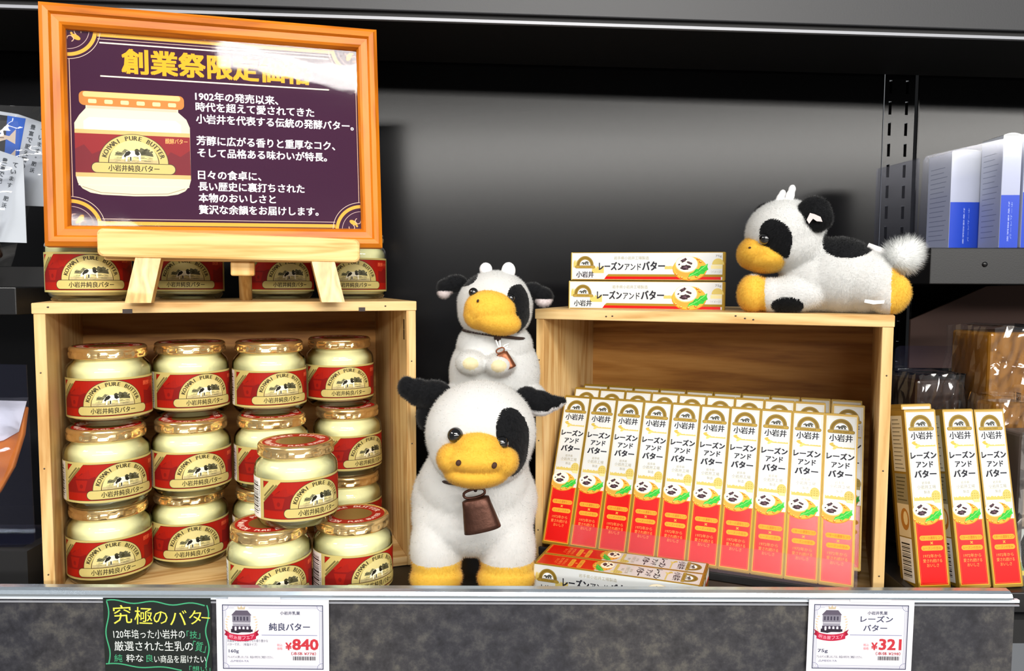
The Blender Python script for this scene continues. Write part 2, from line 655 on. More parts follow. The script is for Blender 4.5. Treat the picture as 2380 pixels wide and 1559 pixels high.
def copy_tree(o, parent=None):
    c = o.copy()
    COL.objects.link(c)
    if parent:
        c.parent = parent
    for ch in list(o.children):
        copy_tree(ch, c)
    return c

def basis(yaw, lean=0.0, roll=0.0):
    c, s = math.cos(yaw), math.sin(yaw)
    X = Vector((c, s, 0))
    n = Vector((s, -c, 0))
    U = Vector((0, 0, 1)) * math.cos(lean) - n * math.sin(lean)
    X2 = X * math.cos(roll) + U * math.sin(roll)
    U2 = U * math.cos(roll) - X * math.sin(roll)
    return X2, U2, X2.cross(U2)

def pose(o, at, yaw, lean=0.0, roll=0.0):
    """local x -> across, z -> up the face, y -> away from the viewer"""
    X, U, n = basis(yaw, lean, roll)
    Y = -n
    o.matrix_world = Matrix(((X.x, Y.x, U.x, at[0]), (X.y, Y.y, U.y, at[1]), (X.z, Y.z, U.z, at[2]), (0, 0, 0, 1)))
    return o

ORD = ['first', 'second', 'third', 'fourth', 'fifth', 'sixth', 'seventh', 'eighth', 'ninth', 'tenth']

# ------------------------------------------------------------------ setting: back wall, upright, overhead shelf, shelf with its rail
WYAW = R_(4.7)
def wall_pt(t, d=0.0):
    """point t metres along the back wall from the camera axis, d in front of it"""
    return Vector((t * math.cos(WYAW) + d * math.sin(WYAW), 0.985 + t * math.sin(WYAW) - d * math.cos(WYAW), 0))

def wall_panel(name, t0, t1, z0, z1):
    b = MB()
    b.box((t0, 0.0, z0), (t1, 0.012, z1), 'black_metal', bev=0.0015)
    o = b.obj(name)
    o.location = wall_pt(0)
    o.rotation_euler = (0, 0, WYAW)
    return tag(o, kind='structure')

b = MB()
b.box((-6.0, -9.5, -1.20), (6.0, 1.3, -1.15), 'floor_tile')
tag(b.obj('floor'), kind='structure')
wall_panel('wall_back', -1.0, 0.484, -0.12, 0.95)
wall_panel('wall_back', 0.5305, 1.15, -0.12, 0.95)
b = MB()
W0, W1 = 0.4865, 0.528
zs = []
for k in range(-4, 16):
    zs.append(0.424 - 0.0270 * k)
zs.sort()
cols = ((0.4925, 0.4965), (0.5150, 0.5190))
y0 = 0.004
def slotted(b):
    xs = [W0, cols[0][0], cols[0][1], cols[1][0], cols[1][1], W1]
    zz = [-0.12]
    for z in zs:
        zz += [z - 0.0085, z + 0.0085]
    zz.append(0.95)
    for i in range(len(xs) - 1):
        for j in range(len(zz) - 1):
            if i in (1, 3) and j % 2 == 1:
                b.box((xs[i], y0 + 0.006, zz[j]), (xs[i + 1], y0 + 0.008, zz[j + 1]), 'black_matt')
                for xx in (xs[i], xs[i + 1]):
                    b.add([(xx, y0, zz[j]), (xx, y0 + 0.006, zz[j]), (xx, y0 + 0.006, zz[j + 1]), (xx, y0, zz[j + 1])], [(0, 1, 2, 3)], 'black_metal')
                continue
            b.add([(xs[i], y0, zz[j]), (xs[i + 1], y0, zz[j]), (xs[i + 1], y0, zz[j + 1]), (xs[i], y0, zz[j + 1])], [(0, 1, 2, 3)], 'black_metal')
slotted(b)
o = b.obj('trim_1')
o.location = wall_pt(0)
o.rotation_euler = (0, 0, WYAW)
tag(o, kind='structure')

# overhead shelf seen across the top of the picture
sh = empty('overhead_shelf', (0.0, 0.80, 0.545), R_(4.7))
b = MB()
b.box((-0.75, 0.0, 0.0), (1.0, 0.012, 0.034), 'shelf_grey', bev=0.0012)
b.obj('front_panel', sh)
b = MB()
b.box((-0.75, 0.004, -0.0075), (1.0, 0.009, -0.0045), 'grey_edge')
b.box((-0.75, 0.005, -0.006), (1.0, 0.012, 0.0), 'black_matt')
b.obj('edge_strip', sh)
b = MB()
b.box((-0.75, 0.012, 0.0), (1.0, 0.178, 0.030), 'black_matt')
b.obj('shelf_board', sh)
tag(sh, 'dark grey metal overhead shelf edge running above the crates and sign', 'shelf')

# lower shelf the whole display stands on
ls = empty('display_shelf', (0, 0, 0))
b = MB()
b.box((-0.9, 0.622, -0.02), (0.95, 0.96, 0.0), 'black_shelf')
b.obj('shelf_board', ls)
b = MB()
prof = [(0.6145, 0.0205), (0.6085, 0.0222), (0.6070, 0.0245), (0.6085, 0.0272), (0.6115, 0.0287), (0.6165, 0.0292), (0.6195, 0.0280), (0.6195, 0.0), (0.6145, 0.0)]
x0, x1 = -0.9, 0.404
vs = [(x, y, z) for x in (x0, x1) for y, z in prof]
n = len(prof)
fs = [(i, (i + 1) % n, n + (i + 1) % n, n + i) for i in range(n)] + [tuple(reversed(range(n))), tuple(range(n, 2 * n))]
b.add(vs, [tuple(reversed(f)) for f in fs], 'rail_metal', False)
b.obj('front_rail', ls)
b = MB()
b.box((-0.9, 0.6110, 0.0190), (0.412, 0.6145, 0.0212), 'rail_white')
b.box((-0.9, 0.6110, 0.0160), (0.412, 0.6125, 0.0172), 'grey_edge')
b.obj('edge_strip', ls)
b = MB()
b.box((-0.9, 0.6125, -0.075), (0.409, 0.6165, 0.0212), 'granite')
b.obj('rail_insert', ls)
tag(ls, 'black display shelf with shiny metal rail and mottled grey granite front strip', 'shelf')

# ------------------------------------------------------------------ wooden crates
def crate(name, at, yaw, W, H, D, t_side, t_top, t_bot, label, cat, marks=None):
    e = empty(name, at, yaw)
    b = MB()
    b.box((0, 0, H - t_top), (W, D, H), 'pine_x', bev=0.0008)
    for xx, dx in marks['notches']:
        b.box((xx, -0.0004, H - t_top - 0.0002), (xx + dx, 0.004, H - t_top + 0.0035), 'choc')
    for xx, zz in marks['nails']:
        b.ell((xx, 0, zz), (0.0011, 0.0005, 0.0008), 'choc', sub=1)
    b.obj('top_board', e)
    b = MB()
    b.box((t_side, 0.002, 0), (W - t_side, D, t_bot), 'pine_x', bev=0.0006)
    b.obj('bottom_board', e)
    b = MB()
    b.box((t_side, D - 0.008, t_bot), (W - t_side, D, H - t_top), 'pine_back_shaded')
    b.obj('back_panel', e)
    for k, xx in enumerate((0.0, W - t_side)):
        b = MB()
        b.box((xx + (0.0012 if k == 0 else 0.0), 0.0008, 0), (xx + t_side - (0.0 if k == 0 else 0.0006), D, H - t_top), 'pine_z', bev=0.0006)
        for zz in (0.03, 0.12, 0.2):
            b.ell((xx + t_side * 0.5, 0.0008, zz), (0.0008, 0.0004, 0.0008), 'choc', sub=1)
        if marks.get('stamp') and k == 1:
            b.map = flat_map((xx - 0.0001, 0.012, 0.2), (0, -1, 0), (0, 0, 1))
            b.text('1', 0, 35.0, 4.5, '#2a1a0c', w=9.5, rot=-90)
            b.text('1', 0, 25.0, 4.5, '#2a1a0c', w=9.5, rot=-90)
        b.obj('side_panel', e)
    return tag(e, label, cat)

C1 = ((-0.392, 0.631, 0.0004), R_(20.0))
crate('wooden_crate', C1[0], C1[1], 0.320, 0.2575, 0.178, 0.0098, 0.0090, 0.0085,
      'open pine crate turned on its side holding stacked jars of butter', 'crate',
      dict(notches=[(0.067, 0.0075), (0.265, 0.006)], nails=[(0.012, 0.254), (0.29, 0.253)], stamp=True))
C2 = ((0.0222, 0.757, 0.0004), R_(-22.7))
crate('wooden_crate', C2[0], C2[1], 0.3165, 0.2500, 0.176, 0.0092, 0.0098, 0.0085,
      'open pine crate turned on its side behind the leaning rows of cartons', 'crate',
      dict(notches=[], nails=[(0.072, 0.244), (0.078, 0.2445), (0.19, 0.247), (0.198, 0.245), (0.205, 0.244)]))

# ------------------------------------------------------------------ picture frame and easel on the first crate
FX, FU, FN = basis(0.2875, 0.0744, 0.011)
fr = empty('picture_frame')
pose(fr, (-0.2573, 0.6955, 0.3055), 0.2875, 0.0744, 0.011)
FW, FH = 0.278, 0.2025
b = MB()
prof = [(0.0, -0.002), (0.0, -0.0115), (0.0035, -0.0145), (0.0075, -0.0135), (0.009, -0.0105), (0.0145, -0.0100), (0.0165, -0.0085), (0.0182, -0.0045), (0.0182, 0.0), (0.0, 0.0)]
cor = [((-FW / 2, 0), (1, 1)), ((FW / 2, 0), (-1, 1)), ((FW / 2, FH), (-1, -1)), ((-FW / 2, FH), (1, -1))]
rings = []
for (cx, cz), (sx, sz) in cor:
    rings.append([(cx + sx * d, h, cz + sz * d) for d, h in prof])
n = len(prof)
for k in range(4):
    A, B = rings[k], rings[(k + 1) % 4]
    vs = A + B
    b.add(vs, [(i, n + i, n + (i + 1) % n, (i + 1) % n) for i in range(n)], 'frame_x' if k % 2 == 0 else 'frame_z')
b.obj('moulding', fr)

# poster: everything printed sits in one sheet
PX0, PX1, PY0, PY1 = -121.5, 121.5, 17.0, 186.5
p = MB()
p.map = flat_map((0, -0.0008, 0), (1, 0, 0), (0, 0, 1))
p.rect(PX0, PY0, PX1, PY1, 'poster_purple', 0)
GL, GD = '#d9a031', '#e8c06a'
def corner(cx, cy, a0):
    p.arc(cx, cy, 21.0, 24.0, a0, a0 + 90, GL, 2)
    p.arc(cx, cy, 26.0, 26.5, a0, a0 + 90, '#cfb5a8', 2)
    p.arc(cx, cy, 17.6, 18.1, a0, a0 + 90, '#b59a98', 2)
    m = R_(a0 + 45)
    x, y = cx + 10.5 * math.cos(m), cy + 10.5 * math.sin(m)
    p.oval(x, y, 3.9, 2.0, GL, 2, rot=a0 + 62)
    for da, rr in ((20, 6.0), (72, 6.5)):
        q = R_(a0 + da)
        x, y = cx + 9.5 * math.cos(q), cy + 9.5 * math.sin(q)
        p.arc(x, y, 2.2, 2.9, a0 + da, a0 + da + 260, '#c9a48c', 2, n=14)
    p.oval(cx + 6 * math.cos(m), cy + 6 * math.sin(m), 1.0, 1.0, GL, 2, n=10)
corner(PX0, PY0, 0)
corner(PX1, PY0, 90)
corner(PX1, PY1, 180)
corner(PX0, PY1, 270)
p.rect(PX0 + 24, PY0 + 2.4, PX1 - 24, PY0 + 5.6, GL, 1)
p.rect(PX0 + 24, PY0 + 7.4, PX1 - 24, PY0 + 7.9, '#cfb5a8', 1)
p.rect(PX0 + 24, PY1 - 5.6, PX1 - 24, PY1 - 2.4, GL, 1)
p.rect(PX0 + 24, PY1 - 7.9, PX1 - 24, PY1 - 7.4, '#cfb5a8', 1)
p.rect(PX0 + 1.6, PY0 + 26, PX0 + 2.2, PY1 - 26, '#c9a48c', 1)
p.rect(PX1 - 2.2, PY0 + 26, PX1 - 1.6, PY1 - 26, '#c9a48c', 1)
p.rect(-96, 175.2, 95, 176.4, '#f4e6c8', 1)
p.rect(-96, 146.6, 95, 147.8, '#f4e6c8', 1)
for dx in (0,):
    p.text('創業祭限定価格', 0 + dx, 161.4, 21.0, 'gold_print', 2, w=157, bold=0.035)
TW = '#fbf7fa'
def tl(s, x0, x1, y, h, bold=0.022):
    p.text(s, (x0 + x1) / 2, y, h, TW, 2, w=x1 - x0, bold=bold)
tl('1902年の発売以来、', -20.5, 49.5, 134.6, 8.0)
tl('時代を超えて愛されてきた', -20.4, 81, 125.2, 8.0)
tl('小岩井を代表する伝統の発酵バター。', -20.3, 116.5, 114.5, 8.2)
tl('芳醇に広がる香りと重厚なコク、', -20.4, 99, 95.4, 8.2)
tl('そして品格ある味わいが特長。', -20, 91.4, 84.6, 8.0)
tl('日々の食卓に、', -20, 33, 65.0, 8.0)
tl('長い歴史に裏打ちされた', -20, 70.5, 54.8, 8.0)
tl('本物のおいしさと', -20, 45, 44.6, 7.8)
tl('贅沢な余韻をお届けします。', -20, 82.5, 34.2, 8.0)

def scene_art(b, cx, y0, r, ink_sky, l, tree='#4d4a35', ground='#b7a878'):
    """the little engraving: field, trees and a grazing spotted cow inside a half circle of radius r"""
    b.arc(cx, y0, 0.0, r, 0, 180, ink_sky, l, n=24)
    k = r / 18.0
    b.rect(cx - r * 0.97, y0, cx + r * 0.97, y0 + 2.6 * k, ground, l + 1)
    b.poly([(cx - 14 * k, y0 + 5.6 * k), (cx - 12 * k, y0 + 9 * k), (cx - 9 * k, y0 + 8.2 * k), (cx - 6.5 * k, y0 + 11 * k), (cx - 3 * k, y0 + 9.6 * k), (cx, y0 + 7 * k), (cx, y0 + 5 * k)], '#6c6a4c', l + 1)
    b.poly([(cx - 1 * k, y0 + 6 * k), (cx + 1 * k, y0 + 9.4 * k), (cx + 3.5 * k, y0 + 9 * k), (cx + 5.2 * k, y0 + 12.4 * k), (cx + 8 * k, y0 + 11.2 * k), (cx + 10 * k, y0 + 12 * k), (cx + 12 * k, y0 + 8.8 * k), (cx + 14 * k, y0 + 7.6 * k), (cx + 14.4 * k, y0 + 5.4 * k), (cx + 8 * k, y0 + 6.2 * k)], tree, l + 2)
    rr = random.Random(5)
    for q in range(26):
        x, y = -13 + 26 * rr.random(), 0.4 + 4.2 * rr.random()
        a = 1.5 + 3.5 * rr.random()
        b.rect(cx + (x - a / 2) * k, y0 + y * k, cx + (x + a / 2) * k, y0 + (y + 0.28) * k, '#857a55', l + 2)
    for q in range(16):
        x = 1.5 + 11.5 * rr.random()
        b.oval(cx + x * k, y0 + (7 + 3.6 * rr.random()) * k, 1.5 * k, 0.9 * k, ('#39371f', '#5a5840')[q % 2], l + 3, n=8, rot=30)
    for q in range(12):
        x = -12.5 + 9.5 * rr.random()
        b.oval(cx + x * k, y0 + (6 + 2.6 * rr.random()) * k, 1.3 * k, 0.7 * k, ('#4f4d34', '#7c7958')[q % 2], l + 2, n=8, rot=-20)
    for (x, y, a) in ((-10, 3.4, 5), (6, 3.6, 7), (10, 1.4, 5), (-4, 1.2, 6), (4, 4.6, 8)):
        b.rect(cx + (x - a / 2) * k, y0 + y * k, cx + (x + a / 2) * k, y0 + (y + 0.45) * k, '#6c6a4c', l + 2)
    c = [(-5.5, 5.6), (-4.2, 7.4), (-2, 7.9), (1.6, 7.7), (3.4, 7.2), (4.2, 5.6), (3.9, 3.4), (4.1, 1.4), (3.2, 1.4), (2.7, 4.0), (-0.8, 4.0), (-1.3, 1.0), (-2.3, 1.0), (-2.4, 3.9), (-3.6, 3.4), (-3.9, 0.9), (-4.9, 0.9), (-4.6, 3.6), (-6.2, 2.0), (-7.2, 2.6), (-6.6, 4.4)]
    kk = k
    k = k * 1.25
    b.poly([(cx + x * k, y0 + y * k) for x, y in c], '#efe9cf', l + 3)
    b.poly([(cx + x * k, y0 + y * k) for x, y in [(-4.6, 6.8), (-2.6, 7.7), (-1.6, 6.4), (-2.8, 4.8), (-4.4, 4.2), (-5.2, 3.2), (-5.9, 4.2)]], '#1f1c14', l + 4)
    b.poly([(cx + x * k, y0 + y * k) for x, y in [(0.6, 7.6), (2.9, 7.3), (3.6, 5.6), (2.2, 4.6), (0.8, 5.6)]], '#1f1c14', l + 4)
    b.poly([(cx + x * k, y0 + y * k) for x, y in [(-2.3, 3.8), (-1.4, 3.8), (-1.4, 1.2), (-2.2, 1.2)]], '#2c281c', l + 4)

def big_art(b, cx, cy, k, l):
    """jar-label crest: arch with lettering, engraving and ribbon (k = mm per design unit)"""
    K, INK = '#c2b16c', '#3b3320'
    b.arc(cx, cy, 18.6 * k, 26.2 * k, 0, 180, INK, l, n=36, sy=0.9)
    b.oval(cx - 22.4 * k, cy, 3.8 * k, 3.2 * k, INK, l, n=14)
    b.oval(cx + 22.4 * k, cy, 3.8 * k, 3.2 * k, INK, l, n=14)
    b.arc(cx, cy, 19.1 * k, 25.7 * k, 0, 180, K, l + 1, n=36, sy=0.9)
    b.oval(cx - 22.4 * k, cy, 3.3 * k, 2.7 * k, K, l + 1, n=14)
    b.oval(cx + 22.4 * k, cy, 3.3 * k, 2.7 * k, K, l + 1, n=14)
    scene_art(b, cx, cy, 18.4 * k, '#d6c888', l + 1)
    b.arctext('KOIWAI PURE BUTTER', cx, cy, 22.4 * k, 3.6 * k, 168, 12, '#3f3620', l + 2, sy=0.9, wk=0.92, fat=0.22 * k)
    b.rrect(cx - 31.5 * k, cy - 8.9 * k, cx + 31.5 * k, cy - 0.1 * k, 4.2 * k, INK, l + 5)
    b.rrect(cx - 31.0 * k, cy - 8.4 * k, cx + 31.0 * k, cy - 0.6 * k, 3.8 * k, K, l + 6)
    b.text('小岩井純良バター', cx, cy - 4.5 * k, 5.3 * k, '#2b2115', l + 7, w=38 * k, bold=0.018)

# the jar pictured on the poster
p.poly([(-113, 113), (-108, 119), (-108, 122), (-35, 122), (-35, 119), (-28.5, 113), (-25.8, 106), (-26, 60), (-27.5, 54.5), (-31, 50), (-37, 47), (-46, 45.4), (-71, 44.6), (-97, 45.4), (-106, 47), (-112, 50.4), (-115.4, 55), (-116.6, 60), (-117, 106)], '#e0d4b2', 1)
p.poly([(-113, 113), (-108, 119), (-35, 119), (-28.5, 113), (-29, 111.5), (-112.6, 111.5)], '#cfc1b4', 2)
p.rect(-107, 118, -36, 122.5, '#c3b39c', 2)
p.poly([(-110, 100.5), (-33, 100.5), (-33, 108), (-38, 112), (-105, 112), (-110, 108)], '#efe8d0', 2)
p.line([(-112, 52), (-98, 47.2), (-72, 46.2), (-45, 47.2), (-31, 52)], 0.7, '#9c8f78', 3)
p.rrect(-113, 121.5, -30, 133.6, 4.0, '#b8742c', 3)
p.rrect(-110, 128.8, -33, 133.4, 2.0, '#e6b878', 4)
for q in range(6):
    p.rrect(-106 + q * 12.6, 123.5, -99.5 + q * 12.6, 127.0, 1.0, '#f6cf94', 4)
p.rect(-117, 60.5, -26, 101, '#c8a86c', 3)
p.rect(-117, 64.0, -26, 97.5, '#861018', 4)
p.poly([(-117, 64), (-117, 84), (-110, 88), (-104, 80), (-96, 84), (-90, 76), (-90, 64)], '#6e0c1c', 5)
p.poly([(-26, 64), (-26, 86), (-34, 80), (-42, 84), (-48, 76), (-48, 64)], '#6e0c1c', 5)
big_art(p, -71.5, 73.4, 1.06, 6)
p.text('醗酵バター', -37, 93.5, 4.6, '#e6a35e', 6, w=18)
p.rect(-115, 53, -27.5, 54.0, '#d8cdb8', 3)
p.obj('poster', fr)
b = MB()
# clear cover, gently wavy
nx, nz = 48, 34
vs = []
for j in range(nz + 1):
    for i in range(nx + 1):
        u, v = i / nx, j / nz
        w = 0.0003 * math.sin(u * 6 + v * 4) * (0.3 + v) + 0.00007 * math.sin(v * 13 + u * 4)
        vs.append(((PX0 + (PX1 - PX0) * u) * MM, -0.0035 - w, (PY0 + (PY1 - PY0) * v) * MM))
b.add(vs, [(j * (nx + 1) + i, j * (nx + 1) + i + 1, (j + 1) * (nx + 1) + i + 1, (j + 1) * (nx + 1) + i) for j in range(nz) for i in range(nx)], 'poster_cover', True)
b.obj('clear_cover', fr)
b = MB()
b.box((-FW / 2 + 0.006, 0.0, 0.006), (FW / 2 - 0.006, 0.004, FH - 0.006), 'cardboard')
b.obj('backing_board', fr)
tag(fr, 'orange wooden picture frame with dark purple butter advertisement resting on easel ledge', 'picture frame')

es = empty('tabletop_easel')
pose(es, (-0.2573, 0.6955, 0.3055), 0.2875, 0.0, 0.0)
b = MB()
bm = bmesh.new()
pts = []
for cx, cz, a0 in ((112, -7.0, -90), (112, 4.0, 0), (-92, 9.0, 90), (-92, -4.5, 180)):
    for i in range(7):
        a = R_(a0 + 90 * i / 6)
        pts.append((cx + 5 * math.cos(a), cz + 5 * math.sin(a)))
b.prism(pts, (0, -0.0275, 0), (1, 0, 0), (0, 0, 1), 0.0115, 'beech', bev=0.0022)
b.box((-0.094, -0.0165, -0.0118), (0.112, 0.014, -0.0030), 'beech', bev=0.001)
b.obj('ledge', es)
for (ux, dx) in ((-58, -7.5), (83.5, 8.5)):
    b = MB()
    o3 = Vector((ux * MM, -0.0185, -0.008))
    ft = Vector(((ux + dx) * MM, -0.030, -0.0475))
    d = (o3 - ft).normalized()
    side = Vector((1, 0, 0))
    side = (side - d * side.dot(d)).normalized()
    nn = side.cross(d)
    vs = []
    for c, up in ((ft, 0), (o3 + d * 0.004, 1)):
        for sx, sy in ((-1, -1), (1, -1), (1, 1), (-1, 1)):
            q = c + side * (sx * 0.0098) + nn * (sy * 0.006)
            if not up:
                q = q + d * ((-0.0475 - q.z) / d.z)
            vs.append(q)
    b.add(vs, [(0, 1, 5, 4), (1, 2, 6, 5), (2, 3, 7, 6), (3, 0, 4, 7), (4, 5, 6, 7), (3, 2, 1, 0)], 'beech_z')
    b.obj('leg', es)
b = MB()
b.box((0.0055, -0.012, -0.0245), (0.0255, 0.010, -0.0118), 'beech_z', bev=0.0015)
b.obj('mast', es)
b = MB()
b.tube([(0.015, 0.028, 0.05), (0.015, 0.056, -0.0470)], 0.006, 'beech_z', n=12)
b.box((0.0055, 0.0140, -0.0118), (0.0255, 0.0240, 0.060), 'beech_z', bev=0.0012)
b.obj('rear_leg', es)
tag(es, 'small pale wooden easel with wide ledge standing on the crate of jars', 'easel')

# ------------------------------------------------------------------ butter jar
JR, JH = 0.0350, 0.0695
def make_jar():
    e = empty('butter_jar')
    b = MB()
    out = [(0.0, 0.0028), (0.022, 0.0022), (0.0275, 0.0), (0.0300, 0.0004), (0.0322, 0.0022), (0.0341, 0.0055), (0.0349, 0.0090), (JR, 0.0125), (JR, 0.0465), (0.0348, 0.0490), (0.0341, 0.0513), (0.0328, 0.0535), (0.0309, 0.0554), (0.0293, 0.0571), (0.0287, 0.0588), (0.0287, 0.0660)]
    b.lathe(out, 'jar_glass', n=72)
    b.obj('glass_jar', e)
    b = MB()
    inn = [(0.0, 0.0050), (0.0255, 0.0046), (0.0300, 0.0056), (0.0325, 0.0078), (0.0335, 0.0110), (0.0336, 0.0462), (0.0331, 0.0486), (0.0322, 0.0506), (0.0306, 0.0526), (0.0288, 0.0544), (0.0276, 0.0562), (0.0272, 0.0580), (0.0, 0.0580)]
    b.lathe(inn, 'butter_cream', n=64)
    b.obj('butter', e)
    b = MB()
    b.map = cyl_map(JR, 0.0078)
    b.cut = 2.4
    K = '#bfae6a'
    b.rect(-74, 0, 70, 35, K, 0)
    b.rect(-49, 1.8, 46, 33.2, '#3b2a1c', 1)
    b.rect(-48.6, 2.1, 45.6, 32.9, '#9e190b', 2)
    dk = '#7d130f'
    b.poly([(-48.6, 9), (-48.6, 20), (-43, 25), (-38, 22), (-33, 26), (-28, 21), (-22, 23), (-22, 9)], dk, 3)
    b.poly([(45.6, 9), (45.6, 22), (39, 25), (33, 21), (28, 22), (28, 9)], dk, 3)
    b.poly([(-37, 10.5), (-39.5, 19.5), (-28.5, 19.5), (-31, 10.5)], '#96190f', 4)
    b.oval(-34, 14.4, 1.5, 1.9, dk, 5, n=12)
    b.poly([(-40, 21), (-33.5, 24.5), (-27.5, 28.4), (-26.4, 24), (-22.5, 22.6), (-27, 21)], '#96190f', 4)
    b.rect(-48, 8.4, -24, 9.0, '#96190f', 4)
    b.poly([(-49.2, 14.5), (-49.2, 26.6), (-42.4, 33.4), (-31.5, 33.4)], K, 6)
    b.line([(-47.4, 20.8), (-38.2, 30.2)], 1.4, '#6b5f36', 7)
    b.line([(-47.8, 17.2), (-35.4, 30.0)], 2.0, '#7b6c3c', 7)
    big_art(b, 0, 11.0, 0.94, 6)
    b.text('醗酵', 31.5, 28.4, 4.0, '#e8603c', 7, w=8.4)
    b.text('バター', 40.5, 28.2, 3.4, '#e8603c', 7, w=8.0)
    b.rect(-71.5, 0.6, -53.2, 34.4, '#e9e6df', 1)
    y, i = 4.0, 0
    ws = [0.5, 0.9, 0.4, 1.3, 0.6, 0.4, 1.0, 0.5, 1.5, 0.4, 0.7, 0.5]
    while y < 30.5:
        w = ws[i % 12]
        b.rect(-69.5, y, -56.6, y + w, '#2a2420', 2)
        y += w + ws[(i * 5 + 3) % 12] * 0.7 + 0.25
        i += 1
    b.text('49 02705 030039', -54.8, 17, 1.2, '#2a2420', 2, w=22, rot=90)
    b.obj('label', e)
    b = MB()
    lid = [(0.0310, 0.0586), (0.0319, 0.0592), (0.0320, 0.0606), (0.0313, 0.0612), (0.0313, 0.0638), (0.0314, 0.0650), (0.0320, 0.0660), (0.0318, 0.0676), (0.0309, 0.0688), (0.0297, 0.0695), (0.0288, 0.0693), (0.0282, 0.0688), (0.0, 0.0688)]
    def tabs(i, a, r):
        if i in (3, 4):
            f = (a / (2 * math.pi) * 14) % 1.0
            return r + (0.0010 if 0.3 < f < 0.75 else 0.0)
        return r
    b.lathe(lid, 'gold_lid', n=168, fn=tabs)
    b.map = flat_map((0, 0, 0.0688), (1, 0, 0), (0, 1, 0))
    b.arc(0, 0, 17.0, 28.0, 0, 360, '#a8160e', 1, n=64)
    b.arctext('KOIWAI PURE BUTTER', 0, 0, 23.0, 5.4, 205, -25, '#f3d2c0', 2, wk=1.1, fat=0.3)
    b.arctext('PURE BUTTER', 0, 0, 22.4, 4.2, 222, 318, '#f3d2c0', 2, fat=0.25, flip=True)
    b.oval(0, 0, 16.9, 16.9, 'gold_dark', 1, n=48)
    b.obj('lid', e)
    return e

jar0 = make_jar()
_first = [True]
def jar(x, y, z, turn, label, group):
    """turn: degrees the label's crest is turned away from facing the camera (+ = towards the viewer's right)"""
    if _first[0]:
        j = jar0
        _first[0] = False
    else:
        j = copy_tree(jar0)
    j.location = (x, y, z)
    face = -math.atan2(x, y)                       # label faces the camera
    j.rotation_euler = (0, 0, face + R_(turn))
    return tag(j, label, 'jar', group)

G1 = 'butter jars stacked inside the pine crate'
FZ = 0.0093
cols_ = [
    [(-0.365, 0.690, 4), (-0.3615, 0.684, 20), (-0.3655, 0.699, 4)],
    [(-0.3105, 0.7350, 6), (-0.3025, 0.7235, 15), (-0.3110, 0.7460, 22)],
    [(-0.2370, 0.7480, 20), (-0.2335, 0.7460, 20), (-0.2400, 0.7630, 20)],
    [(-0.1720, 0.8010, 30), (-0.1715, 0.8000, 41), (-0.1815, 0.8120, 16)],
]
cn = ['column against the crate wall under the easel', 'second column from that wall', 'third column from that wall', 'column nearest the crate panel stamped with marks']
CN = ['in the crate column nearest the salmon pouch', 'in the second column of the crate', 'in the third column of the crate', 'in the fourth column beside the wall stamped 11']
RN = ['bottom jar', 'middle jar', 'top jar']
for ci, colm in enumerate(cols_):
    for ri, (x, y, t) in enumerate(colm):
        jar(x, y, FZ + ri * (JH + 0.0003), t, 'glass butter jar, %s %s' % (RN[ri], CN[ci]), G1)
G2 = 'butter jars in front of the crate'
jar(-0.2090, 0.6556, 0.0003, 17, 'glass butter jar on the shelf at the crate mouth, under the single raised jar', G2)
jar(-0.1418, 0.6800, 0.0003, 37, 'glass butter jar on the shelf nearest the standing cow plush', G2)
jar(-0.1870, 0.6635, JH + 0.0006, 31, 'glass butter jar balanced on two others in front of the crate', G2)
G3 = 'butter jars on top of the pine crate behind the easel'
CT = 0.2582
jar(-0.3840, 0.7050, CT, 3, 'glass butter jar on crate top at the outer end of the easel ledge', G3)
jar(-0.3340, 0.8000, CT, -4, 'glass butter jar on crate top behind the easel leg beside the end jar', G3)
jar(-0.2480, 0.8300, CT, 18, 'glass butter jar on crate top between the easel mast and its far leg', G3)
jar(-0.1720, 0.8420, CT, 1, 'glass butter jar on crate top at the end nearest the empty back wall', G3)

